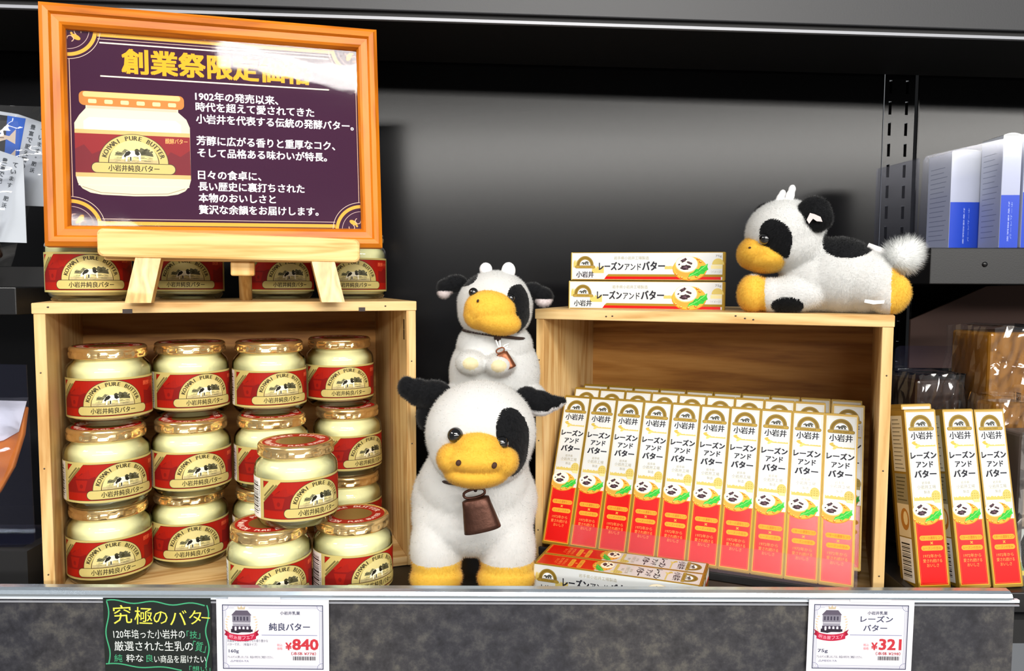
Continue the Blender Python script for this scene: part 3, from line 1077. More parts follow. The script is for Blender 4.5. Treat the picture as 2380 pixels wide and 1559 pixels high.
# ------------------------------------------------------------------ raisin butter carton
BW, BL, BD = 27.7, 150.0, 27.7
def crest(b, cx, y0, k, l):
    """carton crest: gold arch over the engraving with a ribbon (k scales 1 = 9.7 mm half width)"""
    G, GI = '#7a6120', '#b59a48'
    b.arc(cx, y0, 6.0 * k, 9.7 * k, 0, 180, G, l, n=24, sy=1.08)
    b.arc(cx, y0, 9.0 * k, 9.25 * k, 0, 180, GI, l + 1, n=24, sy=1.08)
    b.arc(cx, y0, 6.5 * k, 6.75 * k, 0, 180, GI, l + 1, n=24, sy=1.08)
    b.oval(cx, y0 + 0.2 * k, 5.9 * k, 5.9 * k, '#f7f7f4', l, n=20, a0=0, a1=180)
    t = [(-5, 1.6), (-4, 3.2), (-2.4, 4.0), (-1, 3.2), (0.4, 4.4), (2, 4.9), (3.6, 4.2), (5, 2.4), (3.4, 2.6), (2.6, 1.6), (1.4, 2.4), (0, 1.5), (-1.4, 2.2), (-2.2, 1.2), (-3.2, 2.3)]
    b.poly([(cx + x * k, y0 + y * k) for x, y in t], '#55564f', l + 1)
    for x in (-1.6, 0.6, 3.0):
        b.poly([(cx + (x - 0.6) * k, y0 + 0.8 * k), (cx + (x + 1.0) * k, y0 + 1.0 * k), (cx + (x + 0.7) * k, y0 + 2.2 * k), (cx + (x - 0.3) * k, y0 + 2.4 * k)], '#2a2b28', l + 2)
    b.line([(cx - 5.2 * k, y0 + 0.5 * k), (cx + 5.2 * k, y0 + 0.5 * k)], 0.35 * k, '#55564f', l + 2)
    b.arctext('KOIWAI FARM', cx, y0, 7.9 * k, 1.3 * k, 150, 30, GI, l + 2, sy=1.08, bold=0.0) if False else None
    b.rrect(cx - 11.3 * k, y0 - 3.3 * k, cx + 11.3 * k, y0 - 0.1 * k, 1.5 * k, '#5a4616', l + 2)
    b.rrect(cx - 11.0 * k, y0 - 3.0 * k, cx + 11.0 * k, y0 - 0.4 * k, 1.3 * k, '#a88a38', l + 3)
    b.text('KOIWAI FARM', cx, y0 - 1.7 * k, 1.4 * k, '#3f300c', l + 4, w=13 * k, bold=0.01)

def cracker(b, cx, cy, k, l, clip=None):
    """cracker with a slice of raisin butter and a mint leaf"""
    def cl(pts):
        if not clip:
            return pts
        return [(min(max(x, clip[0]), clip[1]), y) for x, y in pts]
    def ov(x, y, rx, ry, ink, ll, n=26, rot=0):
        c, s = math.cos(R_(rot)), math.sin(R_(rot))
        b.poly(cl([(cx + (x + rx * math.cos(2 * math.pi * i / n) * c - ry * math.sin(2 * math.pi * i / n) * s) * k,
                    cy + (y + rx * math.cos(2 * math.pi * i / n) * s + ry * math.sin(2 * math.pi * i / n) * c) * k) for i in range(n)]), ink, ll)
    ov(3.0, -3.6, 16.4, 11.6, '#c97f1c', l)
    ov(3.0, -3.0, 16.0, 11.2, '#eda83c', l + 1)
    for x, y in ((13, 3.2), (15.6, -2.2), (14.4, -7.2), (9.4, -11.2), (2.4, -13.0), (-4.6, -12.2), (-9.6, -9.2), (10.6, 5.8)):
        ov(x, y, 1.5, 1.2, '#b9660f', l + 2, n=10)
        ov(x + 0.3, y + 0.5, 0.9, 0.5, '#f7cf7c', l + 3, n=8)
    ov(0, -3.6, 10.8, 8.4, '#c99a3c', l + 3)
    b.poly(cl([(cx - 10.8 * k, cy + 0.8 * k), (cx - 10.8 * k, cy - 3.8 * k), (cx + 10.8 * k, cy - 3.8 * k), (cx + 10.8 * k, cy + 0.8 * k)]), '#cfa24a', l + 4)
    ov(0, 0.8, 10.8, 8.2, '#dfc184', l + 5)
    ov(0, 1.2, 10.2, 7.6, '#f7edd2', l + 6)
    for x, y, rx, ry, rot in ((-2.6, 4.8, 3.4, 1.7, 25), (2.8, 2.2, 2.8, 1.1, -22), (-1.0, -2.2, 4.6, 2.5, 4), (-7.2, 0.6, 1.1, 0.7, 30)):
        rr = random.Random(int(rx * 100))
        c_, s_ = math.cos(R_(rot)), math.sin(R_(rot))
        pp = []
        for i in range(18):
            a_ = 2 * math.pi * i / 18
            q = 0.72 + 0.5 * rr.random()
            px_, py_ = rx * q * math.cos(a_), ry * q * math.sin(a_)
            pp.append((cx + (x + px_ * c_ - py_ * s_) * k, cy + (y + px_ * s_ + py_ * c_) * k))
        b.poly(cl(pp), '#33202a', l + 7)
        ov(x - 0.3, y + 0.4, rx * 0.5, ry * 0.3, '#5c4450', l + 8, n=8, rot=rot + 20)
        ov(x + 0.9, y - 0.5, rx * 0.3, ry * 0.25, '#6b525c', l + 8, n=8, rot=rot - 20)
    lf = [(1.5, -11.5), (3.4, -8.2), (6.6, -6.8), (8.8, -3.6), (11.4, -3.8), (13.6, -0.8), (16.8, -0.4), (20.0, 1.6), (19.6, -1.6), (20.6, -4.2), (17.8, -6.0), (16.6, -8.6), (13.2, -8.6), (11.0, -10.8), (6.8, -10.0)]
    b.poly(cl([(cx + x * k, cy + y * k) for x, y in lf]), '#35b53a', l + 9)
    b.line(cl([(cx + 3 * k, cy - 10.6 * k), (cx + 11 * k, cy - 6.2 * k), (cx + 19 * k, cy + 0.2 * k)]), 0.5 * k, '#8fe07c', l + 10)
    for x, y, x2, y2 in ((7, -8.4, 8.6, -5.0), (11, -6.2, 13.4, -2.4), (9, -7.4, 12.4, -9.4), (13.6, -4.2, 17.4, -5.8)):
        b.line(cl([(cx + x * k, cy + y * k), (cx + x2 * k, cy + y2 * k)]), 0.4 * k, '#1f8a2c', l + 10)

def hills(b, x0, x1, y, h, l, seed=1):
    r = random.Random(seed)
    n = 14
    top = [(x0 + (x1 - x0) * i / n, y + h * (0.35 + 0.4 * abs(math.sin(i * 1.3 + seed)) + 0.15 * r.random())) for i in range(n + 1)]
    b.poly([(x0, y)] + top + [(x1, y)], '#c8b463', l)

def make_carton():
    b = MB()
    w, L, d = BW * MM, BL * MM, BD * MM
    # sides: -y A(front) +x B +y D -x C, +z / -z ends
    b.box((0, 0, 0), (w, d, L), 'carton_gold', ['carton_gold', 'carton_white', 'carton_white', 'carton_gold', 'carton_gold', 'carton_gold'])
    # A: portrait front
    b.map = flat_map((0, 0, 0), (1, 0, 0), (0, 0, 1), eps=16e-6)
    W, G = BW, '#97781f'
    b.rect(1.3, 52, W - 1.3, 148.2, 'carton_white', 1)
    b.frame(2.2, 53, W - 2.2, 147.2, 0.22, '#cdbb78', 2)
    b.rect(1.3, 1.8, W - 1.3, 56.5, '#d7a52e', 1)
    b.rect(2.0, 2.5, W - 2.0, 56.0, 'carton_red', 2)
    b.frame(2.7, 3.2, W - 2.7, 55.6, 0.22, '#e0712a', 3)
    crest(b, W / 2, 135.4, 1.0, 2)
    INK = '#23232c'
    b.text('小岩井', W / 2, 127.9, 6.5, INK, 3, w=19.2, bold=0.026)
    hills(b, 10.5, 25.2, 118.4, 1.9, 2, 3)
    b.oval(7.4, 120.8, 3.0, 1.2, '#c3ab4c', 3, n=10, rot=-22)
    b.oval(9.4, 118.8, 2.6, 1.3, '#d3bf6a', 3, n=10, rot=40)
    b.oval(6.2, 122.2, 2.0, 0.9, '#c3ab4c', 3, n=10, rot=20)
    for dx in (0,):
        b.text('レーズン', W / 2 + 0.1 + dx, 111.2, 5.9, INK, 3, w=22.4, bold=0.05)
        b.text('アンド', W / 2 + 0.4 + dx, 103.2, 5.0, INK, 3, w=14.8, bold=0.04)
        b.text('バター', W / 2 + 0.4 + dx, 95.2, 6.2, INK, 3, w=19.0, bold=0.05)
    b.text('岩手県', W / 2 + 0.2, 87.6, 2.5, '#938b6c', 3, w=7.6, bold=0.0)
    b.text('小岩井工場', W / 2 + 0.4, 84.2, 3.1, '#938b6c', 3, w=16.4, bold=0.0)
    b.rect(6, 82.2, W - 5, 82.4, '#cdbb78', 3)
    b.text('製造', W / 2 + 0.4, 79.8, 2.5, '#938b6c', 3, w=5.4, bold=0.005)
    hills(b, 2.6, 19.5, 72.6, 4.2, 2, 2)
    b.oval(22.0, 76.0, 4.2, 5.2, '#c8b463', 2, n=16)
    b.rect(20, 70.5, 25.6, 73.2, '#d8c98a', 3)
    for q in range(9):
        b.oval(19.4 + (q % 3) * 2.2, 74 + (q // 3) * 2.0, 0.5, 0.4, '#a48f3c', 4, n=6)
    cracker(b, 9.0, 64.0, 0.80, 4, clip=(0.35, W - 0.35))
    b.rrect(4.2, 39.2, W - 3.0, 43.4, 2.1, '#e09a2c', 3)
    b.text('バターの濃厚なコク', W / 2 + 0.6, 41.3, 2.5, '#9a4a0c', 4, w=19, bold=0.005)
    b.text('×', W / 2 + 0.6, 37.1, 2.2, '#f0a03c', 4, bold=0.02)
    b.rrect(5.0, 30.8, W - 3.6, 35.0, 2.1, '#e09a2c', 3)
    b.text('レーズンの甘み', W / 2 + 0.6, 32.9, 2.4, '#9a4a0c', 4, w=15.5, bold=0.005)
    b.text('1972年から', W / 2 + 0.2, 26.4, 3.0, '#f09a4c', 4, w=15.5, bold=0.005)
    b.text('愛され続ける', W / 2 + 0.2, 22.4, 3.0, '#f09a4c', 4, w=16.5, bold=0.005)
    b.text('おいしさ', W / 2 + 0.2, 18.6, 2.8, '#f09a4c', 4, w=10.5, bold=0.005)
    # B: landscape sides (reads from the bottom end to the top end)
    def land(mp):
        b.map = mp
        H = BD
        b.rect(0, 0, BL, 0.9, '#97781f', 1)
        b.rect(0, H - 0.7, BL, H, '#97781f', 1)
        b.rect(0, 0, 0.8, H, '#cdbb78', 1)
        b.rect(BL - 2.2, 0, BL, H, '#97781f', 1)
        hills(b, 2, 8, 12.5, 9.5, 1, 5)
        hills(b, 21, 33, 7, 9.0, 1, 6)
        hills(b, 93, 101, 11, 4.5, 1, 8)
        b.oval(143.5, 15.5, 5.6, 6.0, '#c8b463', 1, n=16, a0=0, a1=180)
        b.rect(137, 11.5, BL - 2.4, 15.0, '#dccf98', 1)
        crest(b, 13.9, 14.6, 0.9, 2)
        b.text('小岩井', 13.9, 5.6, 6.2, INK, 3, w=17.6, bold=0.026)
        b.text('岩手県小岩井工場製造', 60.3, 22.0, 3.3, '#938b6c', 3, w=34.5, bold=0.0)
        for dx in (0,):
            b.text('レーズン', 40.2 + dx, 14.0, 8.0, INK, 3, w=24.2, bold=0.045)
            b.text('アンド', 61.8 + dx, 13.2, 6.4, INK, 3, w=16.0, bold=0.022)
            b.text('バター', 82.2 + dx, 14.2, 8.6, INK, 3, w=21.6, bold=0.045)
        b.poly([(35, 3.6), (37.6, 6.0), (148, 6.0), (148, 3.6)], '#97781f', 2)
        b.poly([(33.4, 1.0), (35.4, 3.7), (146.5, 3.7), (146.5, 1.0)], 'carton_red', 3)
        cracker(b, 114.0, 15.0, 1.0, 4)
        b.text('75g', 144.0, 23.6, 2.7, '#6a6a70', 3, w=5.8, bold=0.0)
        b.text('（イメージ）', 142.0, 8.6, 2.4, '#7a7a80', 3, w=9.5, bold=0.0)
    land(flat_map((w, d, 0), (0, 0, 1), (0, -1, 0), eps=6e-6))
    # fix orientation for each face below
    return b, land

def carton_mesh():
    b, land = make_carton()
    w, L, d = BW * MM, BL * MM, BD * MM
    land(flat_map((0, d, 0), (0, 0, 1), (1, 0, 0), eps=6e-6))
    # C: gold side with text panels and bar code
    b.map = flat_map((0, d, 0), (0, -1, 0), (0, 0, 1), eps=9e-6)
    H = BD
    b.rect(4, 97, H - 5, 145.5, '#c9c4b4', 1)
    b.rect(4, 69, H - 5, 95, '#8d8468', 1)
    b.rect(4, 41, H - 5, 69, '#d9c9a6', 1)
    b.oval(15, 56, 6.5, 9.5, '#b5792c', 2, n=18)
    b.oval(16, 57, 3.4, 6.0, '#e8d3a0', 3, n=14)
    b.rect(4, 3, H - 5, 40, '#e6e4e2', 1)
    for k in range(13):
        b.rect(6.0, 99.5 + k * 3.5, H - 7 - (k * 7 % 5), 100.3 + k * 3.5, '#6f6a5c', 2)
    for k in range(7):
        b.rect(6.0, 72 + k * 3.2, H - 7 - (k * 5 % 6), 72.9 + k * 3.2, '#4d462f', 2)
    y, k = 7.0, 0
    ws = [0.5, 1.0, 0.4, 1.3, 0.6, 0.5, 0.9]
    while y < 35:
        b.rect(6.0, y, H - 8.5, y + ws[k % 7], '#222020', 2)
        y += ws[k % 7] + ws[(k * 3 + 2) % 7] * 0.8 + 0.3
        k += 1
    return b

CM = carton_mesh()
carton0 = CM.obj('carton')
def end_flap(top):
    b = MB()
    w, d = BW * MM, BD * MM
    z = BL * MM
    if top:
        b.box((0.0004, 0.0003, z), (w - 0.0004, d - 0.0004, z + 0.0008), 'carton_gold', bev=0.0003)
        b.map = flat_map((0, 0, z + 0.0008), (1, 0, 0), (0, 1, 0))
        b.rect(3, 3, BW - 3, 10, '#e9e7e2', 1)
        b.rect(3, 10, BW - 3, 13, '#c8261c', 1)
        for k in range(4):
            b.rect(4.5, 4 + k * 1.4, BW - 5 - k, 4.5 + k * 1.4, '#8a867c', 2)
    else:
        b.box((0.0004, 0.0003, -0.0008), (w - 0.0004, d - 0.0004, 0.0), 'carton_gold', bev=0.0003)
    return b
end_flap(True).obj('end_flap', carton0)
end_flap(False).obj('end_flap', carton0)
CARTON_LIST = []
_cf = [True]
def carton(at, yaw, lean, roll, label, group, k=1.0):
    if _cf[0]:
        c = carton0
        _cf[0] = False
    else:
        c = copy_tree(carton0)
    pose(c, at, yaw, lean, roll)
    if k != 1.0:
        c.matrix_world = c.matrix_world @ Matrix.Diagonal((k, k, k, 1))
    return tag(c, label, 'carton', group)

# three leaning rows in the tray
TY, TL = -0.3996, 0.4413
X, U, Nn = basis(TY, TL, -0.0045)
row0 = Vector((0.0300, 0.7396, 0.0235))
back = Vector((-math.sin(TY), math.cos(TY), 0)) * (BD * MM / math.cos(TL) + 0.0010)
rowname = ['front', 'middle', 'rear']
for r in range(3):
    for i in range(10):
        at = row0 + X * (0.02785 * i * 1.0) + back * r + Vector((0, 0, (0, 0.0042, 0.0040)[r]))
        at += back.normalized() * ((0, 0.0042, 0.0040)[r] * math.tan(TL))
        if r == 1 and i >= 9:
            at += X * 0.006
        if r == 2:
            at += X * (0.0005 * i)
        jit = (rng.random() - 0.5)
        carton(at, TY, TL + 0.0006 * jit, -0.0045, 'leaning raisin butter carton, %s from the cow plush in the %s row of the tray' % (ORD[i], rowname[r]),
               'raisin butter cartons leaning in the tray')
# three cartons and their back row beside the second crate
RG = 'raisin butter cartons outside the second crate'
rg = [((0.3451, 0.6391, 0.0193), 0.0418, 0.1862, 0.0218), ((0.3801, 0.6398, 0.0197), 0.0632, 0.2085, 0.0128), ((0.4104, 0.6426, 0.0193), 0.1041, 0.214, 0.0076)]
rl = ['upright raisin butter carton right beside the crate side wall', 'upright raisin butter carton in the middle of the three beside the crate',
      'upright raisin butter carton farthest from the crate, next to the film packs']
for (at, yw, le, ro), lb in zip(rg, rl):
    carton(at, yw, le, ro, lb.replace('right beside', 'tight beside'), RG)
at, yw, le, ro = rg[0]
carton((at[0] + 0.0125, at[1] + 0.0300, at[2]), yw, le, ro, 'upright raisin butter carton hidden behind the one tight beside the crate', RG)
# two flat cartons on top of the second crate
SG = 'raisin butter cartons lying flat on the crate'
def lying(at, yaw, roll, label, group, k=1.0, top_a=True):
    """lying carton: landscape face to the viewer, portrait front upward, its top end to the right"""
    if top_a:
        # local z (long) -> across, local -y (A) -> up, local x(right face B) -> toward viewer
        c, s = math.cos(yaw), math.sin(yaw)
        Z = Vector((c, s, roll)).normalized()
        Xl = Vector((s, -c, 0))
        Yl = Z.cross(Xl)
        c0 = copy_tree(carton0)
        o = Vector(at) - Xl * (BW * MM * k) - Yl * (BD * MM * k)
        Mx = Matrix(((Xl.x, Yl.x, Z.x, o.x), (Xl.y, Yl.y, Z.y, o.y), (Xl.z, Yl.z, Z.z, o.z), (0, 0, 0, 1)))
        c0.matrix_world = Mx @ Matrix.Diagonal((k, k, k, 1))
        return tag(c0, label, 'carton', group)
lying((0.0570, 0.7760, 0.2503), -0.2536, -0.0030, 'raisin butter carton lying flat directly on the crate top', SG)
lying((0.0600, 0.7880, 0.2503 + 0.0286), -0.2746, -0.0030, 'raisin butter carton lying flat on top of another carton', SG)
LG = 'raisin butter cartons lying in front of the tray'
K = 0.97
lx, ly = 0.0198, 0.6715
lying((lx, ly, 0.0012), -0.3538, 0.0, 'raisin butter carton lying flat right behind the shelf rail'.replace('right ', ''), LG, K)
sx, sy = -math.sin(-0.3538), math.cos(-0.3538)
lying((lx + sx * 0.0283 * K, ly + sy * 0.0283 * K, 0.0012), -0.3538, 0.0, 'raisin butter carton lying flat between the rail carton and the leaning rows', LG, K)

# tray under the leaning rows with its clear guard
tr = empty('display_tray')
pose(tr, row0 + Vector((0, 0, -row0.z)), TY)
b = MB()
b.box((-0.002, 0.0, 0.0091), (0.280, 0.125, 0.0095), 'tray_brown')
b.box((-0.002, -0.0030, 0.0005), (0.282, -0.0008, 0.0130), 'tray_brown')
b.obj('tray_base', tr)
b = MB()
b.box((-0.002, -0.0048, 0.0130), (0.282, -0.0009, 0.0200), 'black_matt', bev=0.0006)
b.obj('front_lip', tr)
b = MB()
pts = [(28, 0), (281, 0)]
for i in range(7):
    a = R_(90 * i / 6)
    pts.append((281 - 6 + 6 * math.cos(a), 24 - 6 + 6 * math.sin(a)))
pts.append((28, 25))
X0, U0, N0 = Vector((1, 0, 0)), Vector((0, math.sin(TL), math.cos(TL))), None
b.prism(pts, (0, -0.0032, 0.0202), (1, 0, 0), U0, 0.0010, 'guard')
b.obj('clear_guard', tr)
tag(tr, 'dark display tray with low clear guard holding the leaning carton rows', 'tray')
tr2 = empty('display_tray', (0.336, 0.634, 0.0))
b = MB()
b.box((0, 0.0, 0.0005), (0.14, 0.07, 0.0180), 'black_shelf', bev=0.001)
b.obj('tray_base', tr2)
tag(tr2, 'low black tray under the three upright cartons beside the crate', 'tray')

# ------------------------------------------------------------------ plush cows
def inpoly(x, z, P):
    c = np.zeros(len(x), bool)
    n = len(P)
    for i in range(n):
        x1, z1 = P[i]
        x2, z2 = P[(i + 1) % n]
        t = ((z1 > z) != (z2 > z)) & (x < (x2 - x1) * (z - z1) / ((z2 - z1) + 1e-12) + x1)
        c ^= t
    return c

def soft(P, n=2):
    for _ in range(n):
        Q = []
        for i in range(len(P)):
            a, c = P[i], P[(i + 1) % len(P)]
            Q += [(0.75 * a[0] + 0.25 * c[0], 0.75 * a[1] + 0.25 * c[1]), (0.25 * a[0] + 0.75 * c[0], 0.25 * a[1] + 0.75 * c[1])]
        P = Q
    return P

def blob(ells, voxel=2.0, smooth=8):
    """one continuous surface grown round ellipsoids (cx,cy,cz,rx,ry,rz[,rot matrix]) in mm"""
    bm = bmesh.new()
    for e in ells:
        rot = e[6] if len(e) > 6 else Matrix.Identity(4)
        m = Matrix.Translation((e[0], e[1], e[2])) @ rot @ Matrix.Diagonal((e[3], e[4], e[5], 1))
        bmesh.ops.create_icosphere(bm, subdivisions=4, radius=1.0, matrix=m)
    me = bpy.data.meshes.new('t')
    bm.to_mesh(me)
    bm.free()
    o = bpy.data.objects.new('t', me)
    COL.objects.link(o)
    md = o.modifiers.new('r', 'REMESH')
    md.mode = 'VOXEL'
    md.voxel_size = voxel
    ms = o.modifiers.new('s', 'SMOOTH')
    ms.factor = 0.5
    ms.iterations = smooth
    dg = bpy.context.evaluated_depsgraph_get()
    dg.update()
    r = bpy.data.meshes.new_from_object(o.evaluated_get(dg))
    nv = len(r.vertices)
    v = np.empty(nv * 3, np.float32)
    r.vertices.foreach_get('co', v)
    v = v.reshape(-1, 3).astype(float)
    r.calc_loop_triangles()
    t = np.empty(len(r.loop_triangles) * 3, np.int32)
    r.loop_triangles.foreach_get('vertices', t)
    t = t.reshape(-1, 3)
    bpy.data.objects.remove(o)
    bpy.data.meshes.remove(me)
    bpy.data.meshes.remove(r)
    return v, t

def plush(name, parent, ells, colour, mats, strands, length=3.0, width=0.34, voxel=2.0, smooth=8, comb=(0, 0.15, -0.7), mess=0.5, label=None, floor=None):
    """blob surface with a pile of short hairs rooted on it; colour(points, normals) -> material index"""
    v, t = blob(ells, voxel, smooth)
    a, b_, c = v[t[:, 0]], v[t[:, 1]], v[t[:, 2]]
    fn = np.cross(b_ - a, c - a)
    ar = np.linalg.norm(fn, axis=1) + 1e-9
    fnn = fn / ar[:, None]
    vn = np.zeros_like(v)
    for k in range(3):
        np.add.at(vn, t[:, k], fn)
    vn /= np.linalg.norm(vn, axis=1)[:, None] + 1e-9
    cen = (a + b_ + c) / 3
    fm = colour(cen, fnn)
    pick = rng.choice(len(t), size=strands, p=ar / ar.sum())
    u1, u2 = rng.random(strands), rng.random(strands)
    s = np.sqrt(u1)
    w0, w1, w2 = 1 - s, s * (1 - u2), s * u2
    root = a[pick] * w0[:, None] + b_[pick] * w1[:, None] + c[pick] * w2[:, None]
    nr = vn[t[pick, 0]] * w0[:, None] + vn[t[pick, 1]] * w1[:, None] + vn[t[pick, 2]] * w2[:, None]
    nr /= np.linalg.norm(nr, axis=1)[:, None] + 1e-9
    sm = colour(root, nr)
    d = nr * 0.8 + np.array(comb) + rng.normal(0, mess, (strands, 3)) * 0.8
    d -= nr * np.minimum(0, (d * nr).sum(1) - 0.30)[:, None]
    d /= np.linalg.norm(d, axis=1)[:, None] + 1e-9
    L = length * (0.55 + 0.75 * rng.random(strands))
    side = np.cross(nr, d) + rng.normal(0, 0.12, (strands, 3))
    side /= np.linalg.norm(side, axis=1)[:, None] + 1e-9
    hw = width * 0.5 * (0.7 + 0.6 * rng.random(strands))
    r0 = root - nr * 0.3
    p0 = r0 - side * hw[:, None]
    p1 = r0 + side * hw[:, None]
    p2 = root + d * L[:, None]
    hv = np.empty((strands * 3, 3))
    hv[0::3], hv[1::3], hv[2::3] = p0, p1, p2
    base = len(v)
    V = np.concatenate([v, hv]) * MM
    ht = np.arange(strands * 3).reshape(-1, 3)
    flip = (np.cross(p1 - p0, p2 - p0) * nr).sum(1) < 0
    ht[flip] = ht[flip][:, ::-1]
    if floor is not None:
        V[:, 2] = np.maximum(V[:, 2], floor)
    T = np.concatenate([t, base + ht])
    me = bpy.data.meshes.new(name)
    me.vertices.add(len(V))
    me.vertices.foreach_set('co', V.astype(np.float32).ravel())
    me.loops.add(len(T) * 3)
    me.loops.foreach_set('vertex_index', T.astype(np.int32).ravel())
    me.polygons.add(len(T))
    me.polygons.foreach_set('loop_start', (np.arange(len(T)) * 3).astype(np.int32))
    me.polygons.foreach_set('material_index', np.concatenate([fm, sm]).astype(np.int32))
    me.polygons.foreach_set('use_smooth', np.ones(len(T), bool))
    for k in mats:
        me.materials.append(M(k))
    me.update(calc_edges=True)
    me.validate()
    hn = np.empty((strands * 3, 3))
    hn[0::3] = hn[1::3] = nr
    tip = nr + 0.35 * d
    hn[2::3] = tip / np.linalg.norm(tip, axis=1)[:, None]
    me.normals_split_custom_set_from_vertices(np.concatenate([vn, hn]).astype(np.float32).tolist())
    o = bpy.data.objects.new(name, me)
    COL.objects.link(o)
    o.parent = parent
    if label:
        o['label'] = label
    return o

def rotY(d):
    return Matrix.Rotation(R_(d), 4, 'Y')
def rotX(d):
    return Matrix.Rotation(R_(d), 4, 'X')
def rotZ(d):
    return Matrix.Rotation(R_(d), 4, 'Z')

def eyeball(parent, c, r):
    b = MB()
    b.ell([x * MM for x in c], (r * MM,) * 3, 'eye_black', sub=4)
    return b.obj('eye', parent)

def one(k):
    return lambda P, Nn_: np.full(len(P), k)

def nostril(b, c, rx, rz, rot=0):
    b.ell([x * MM for x in c], (rx * MM, 2.0 * MM, rz * MM), 'nostril', rot=rotY(rot), sub=2)

def cowbell(parent, c, h, wt, wb, dep, tilt, mat, ex=0.85):
    b = MB()
    n, rows = 28, 9
    vs = []
    for i in range(rows):
        t = i / (rows - 1)
        z = -h * t
        w = wt + (wb - wt) * (t ** ex)
        dd = dep * (0.62 + 0.38 * t)
        if i == 0:
            w *= 0.80
            dd *= 0.70
        elif i == 1:
            z = -h * 0.045
        for j in range(n):
            a = 2 * math.pi * j / n
            ca, sa = math.cos(a), math.sin(a)
            sg = lambda q: math.copysign(abs(q) ** 0.75, q)
            vs.append((w / 2 * sg(ca), dd / 2 * sg(sa), z))
    fs = [(i * n + j, (i + 1) * n + j, (i + 1) * n + (j + 1) % n, i * n + (j + 1) % n) for i in range(rows - 1) for j in range(n)]
    fs.append(tuple(range(n)))
    b.add([(x * MM, y * MM, z * MM) for x, y, z in vs], fs, mat, True)
    o = b.obj('bell', parent)
    md = o.modifiers.new('wall', 'SOLIDIFY')
    md.thickness = 0.0007
    o.location = [x * MM for x in c]
    o.rotation_euler = (0, R_(tilt), 0)
    b = MB()
    k = 20
    ring = []
    for i in range(k):
        a = 2 * math.pi * i / k
        ring.append((wt * 0.42 * MM * math.cos(a), 0.0, (h * 0.14 + h * 0.13 * math.copysign(abs(math.sin(a)) ** 0.7, math.sin(a))) * MM))
    b.tube(ring, h * 0.042 * MM, mat, n=8, closed=True)
    b.obj('bell_loop', o)
    b = MB()
    b.ell((0, 0, -h * 0.95 * MM), (h * 0.09 * MM,) * 3, mat, sub=2)
    b.tube([(0, 0, -h * 0.1 * MM), (0, 0, -h * 0.9 * MM)], 0.0004, mat)
    b.obj('clapper', o)
    return o

# --- big standing cow
big = empty('cow_plush', (-0.0335, 0.690, 0.0006))
PATCH = [(28, 174), (38, 172), (48, 158), (48, 138), (44, 122), (33, 113), (28, 128), (23, 140), (20, 156), (23, 169)]
def big_col(P, n):
    m = np.zeros(len(P), int)
    m[inpoly(P[:, 0], P[:, 2], soft(PATCH)) & (P[:, 1] < -28)] = 1
    m[(((P[:, 0] + 30) / 30) ** 2 + ((P[:, 1] - 75) / 34) ** 2 + ((P[:, 2] - 110) / 30) ** 2) < 1] = 1
    m[P[:, 2] < 31] = 2
    return m
body = [(0, 4, 78, 57, 47, 50), (0, -8, 96, 49, 40, 40), (-1, -8, 66, 55, 36, 34), (0, 70, 80, 52, 52, 46), (0, 40, 92, 50, 50, 42),
        (-33, -16, 40, 23, 25, 40), (30, -16, 40, 25, 25, 40), (-33, -18, 14, 23.5, 25, 14.5), (29, -18, 14, 26, 25, 14.5),
        (-34, 100, 36, 20, 22, 38), (34, 100, 36, 20, 22, 38), (-34, 98, 12, 21, 22, 12.5), (34, 98, 12, 21, 22, 12.5),
        (7, -34, 148, 47, 42, 44), (7, -30, 170, 36, 32, 21), (7, -40, 134, 43, 36, 32), (3, -18, 118, 36, 32, 34)]
plush('body', big, body, big_col, ['fur_white', 'fur_black', 'fur_yellow'], 125000, length=2.4, width=0.30, voxel=2.0, smooth=10, floor=0.0004)
mz = [(6, -69, 141, 21, 21, 15), (6, -73, 134, 28, 21, 12.5), (5, -70, 121.5, 26, 21, 11), (-12, -69, 133, 15, 18, 13), (24, -68, 131, 15, 18, 13)]
plush('muzzle', big, mz, one(0), ['fur_yellow'], 40000, length=2.0, width=0.26, voxel=1.3, smooth=5, label='yellow plush muzzle')
b = MB()
nostril(b, (-8, -92.0, 134.5), 2.2, 2.6, 20)
nostril(b, (20, -91.5, 132.5), 2.2, 2.8, 20)
b.obj('nostrils', big)
eyeball(big, (-11.8, -72.4, 152.4), 6.6)
eyeball(big, (25.4, -70.8, 146.0), 6.2)
plush('ear', big, [(-36, -8, 176, 17, 9, 13), (-50, -6, 178, 12, 8, 12, rotY(15)), (-60, -5, 182, 8, 7, 10), (-38, -2, 160, 13, 9, 18, rotY(25))], one(0), ['fur_black'], 14400, length=2.2, width=0.27, voxel=1.5, smooth=4, label='floppy black ear')
plush('ear', big, [(47, -12, 172, 12, 8, 12), (58, -14, 170, 14, 7, 11, rotY(8)), (69, -15, 170, 10, 5, 6.5, rotY(-8)), (77, -16, 172, 4.5, 4, 3.5)], lambda P, n: (n[:, 2] < -0.45).astype(int), ['fur_black', 'felt_white'], 12800, length=1.8, width=0.26, voxel=1.4, smooth=4, label='pointed black ear with white underside')
b = MB()
k = 40
b.tube([(37 * MM * math.cos(2 * math.pi * i / k) + 0.007, (-22 + 34 * math.sin(2 * math.pi * i / k)) * MM, (112 + 5 * math.cos(2 * math.pi * i / k) + 3 * math.sin(2 * math.pi * i / k)) * MM) for i in range(k)], 0.0014, 'cord', closed=True)
b.tube([(0.006, -0.060, 0.109), (0.004, -0.068, 0.106)], 0.0016, 'cord')
b.obj('collar', big)
cowbell(big, (4.0, -68.0, 100.0), 27, 21, 31, 18, -13, 'copper_dark')
tag(big, 'big standing white and black cow plush with yellow muzzle and large copper bell', 'stuffed toy')

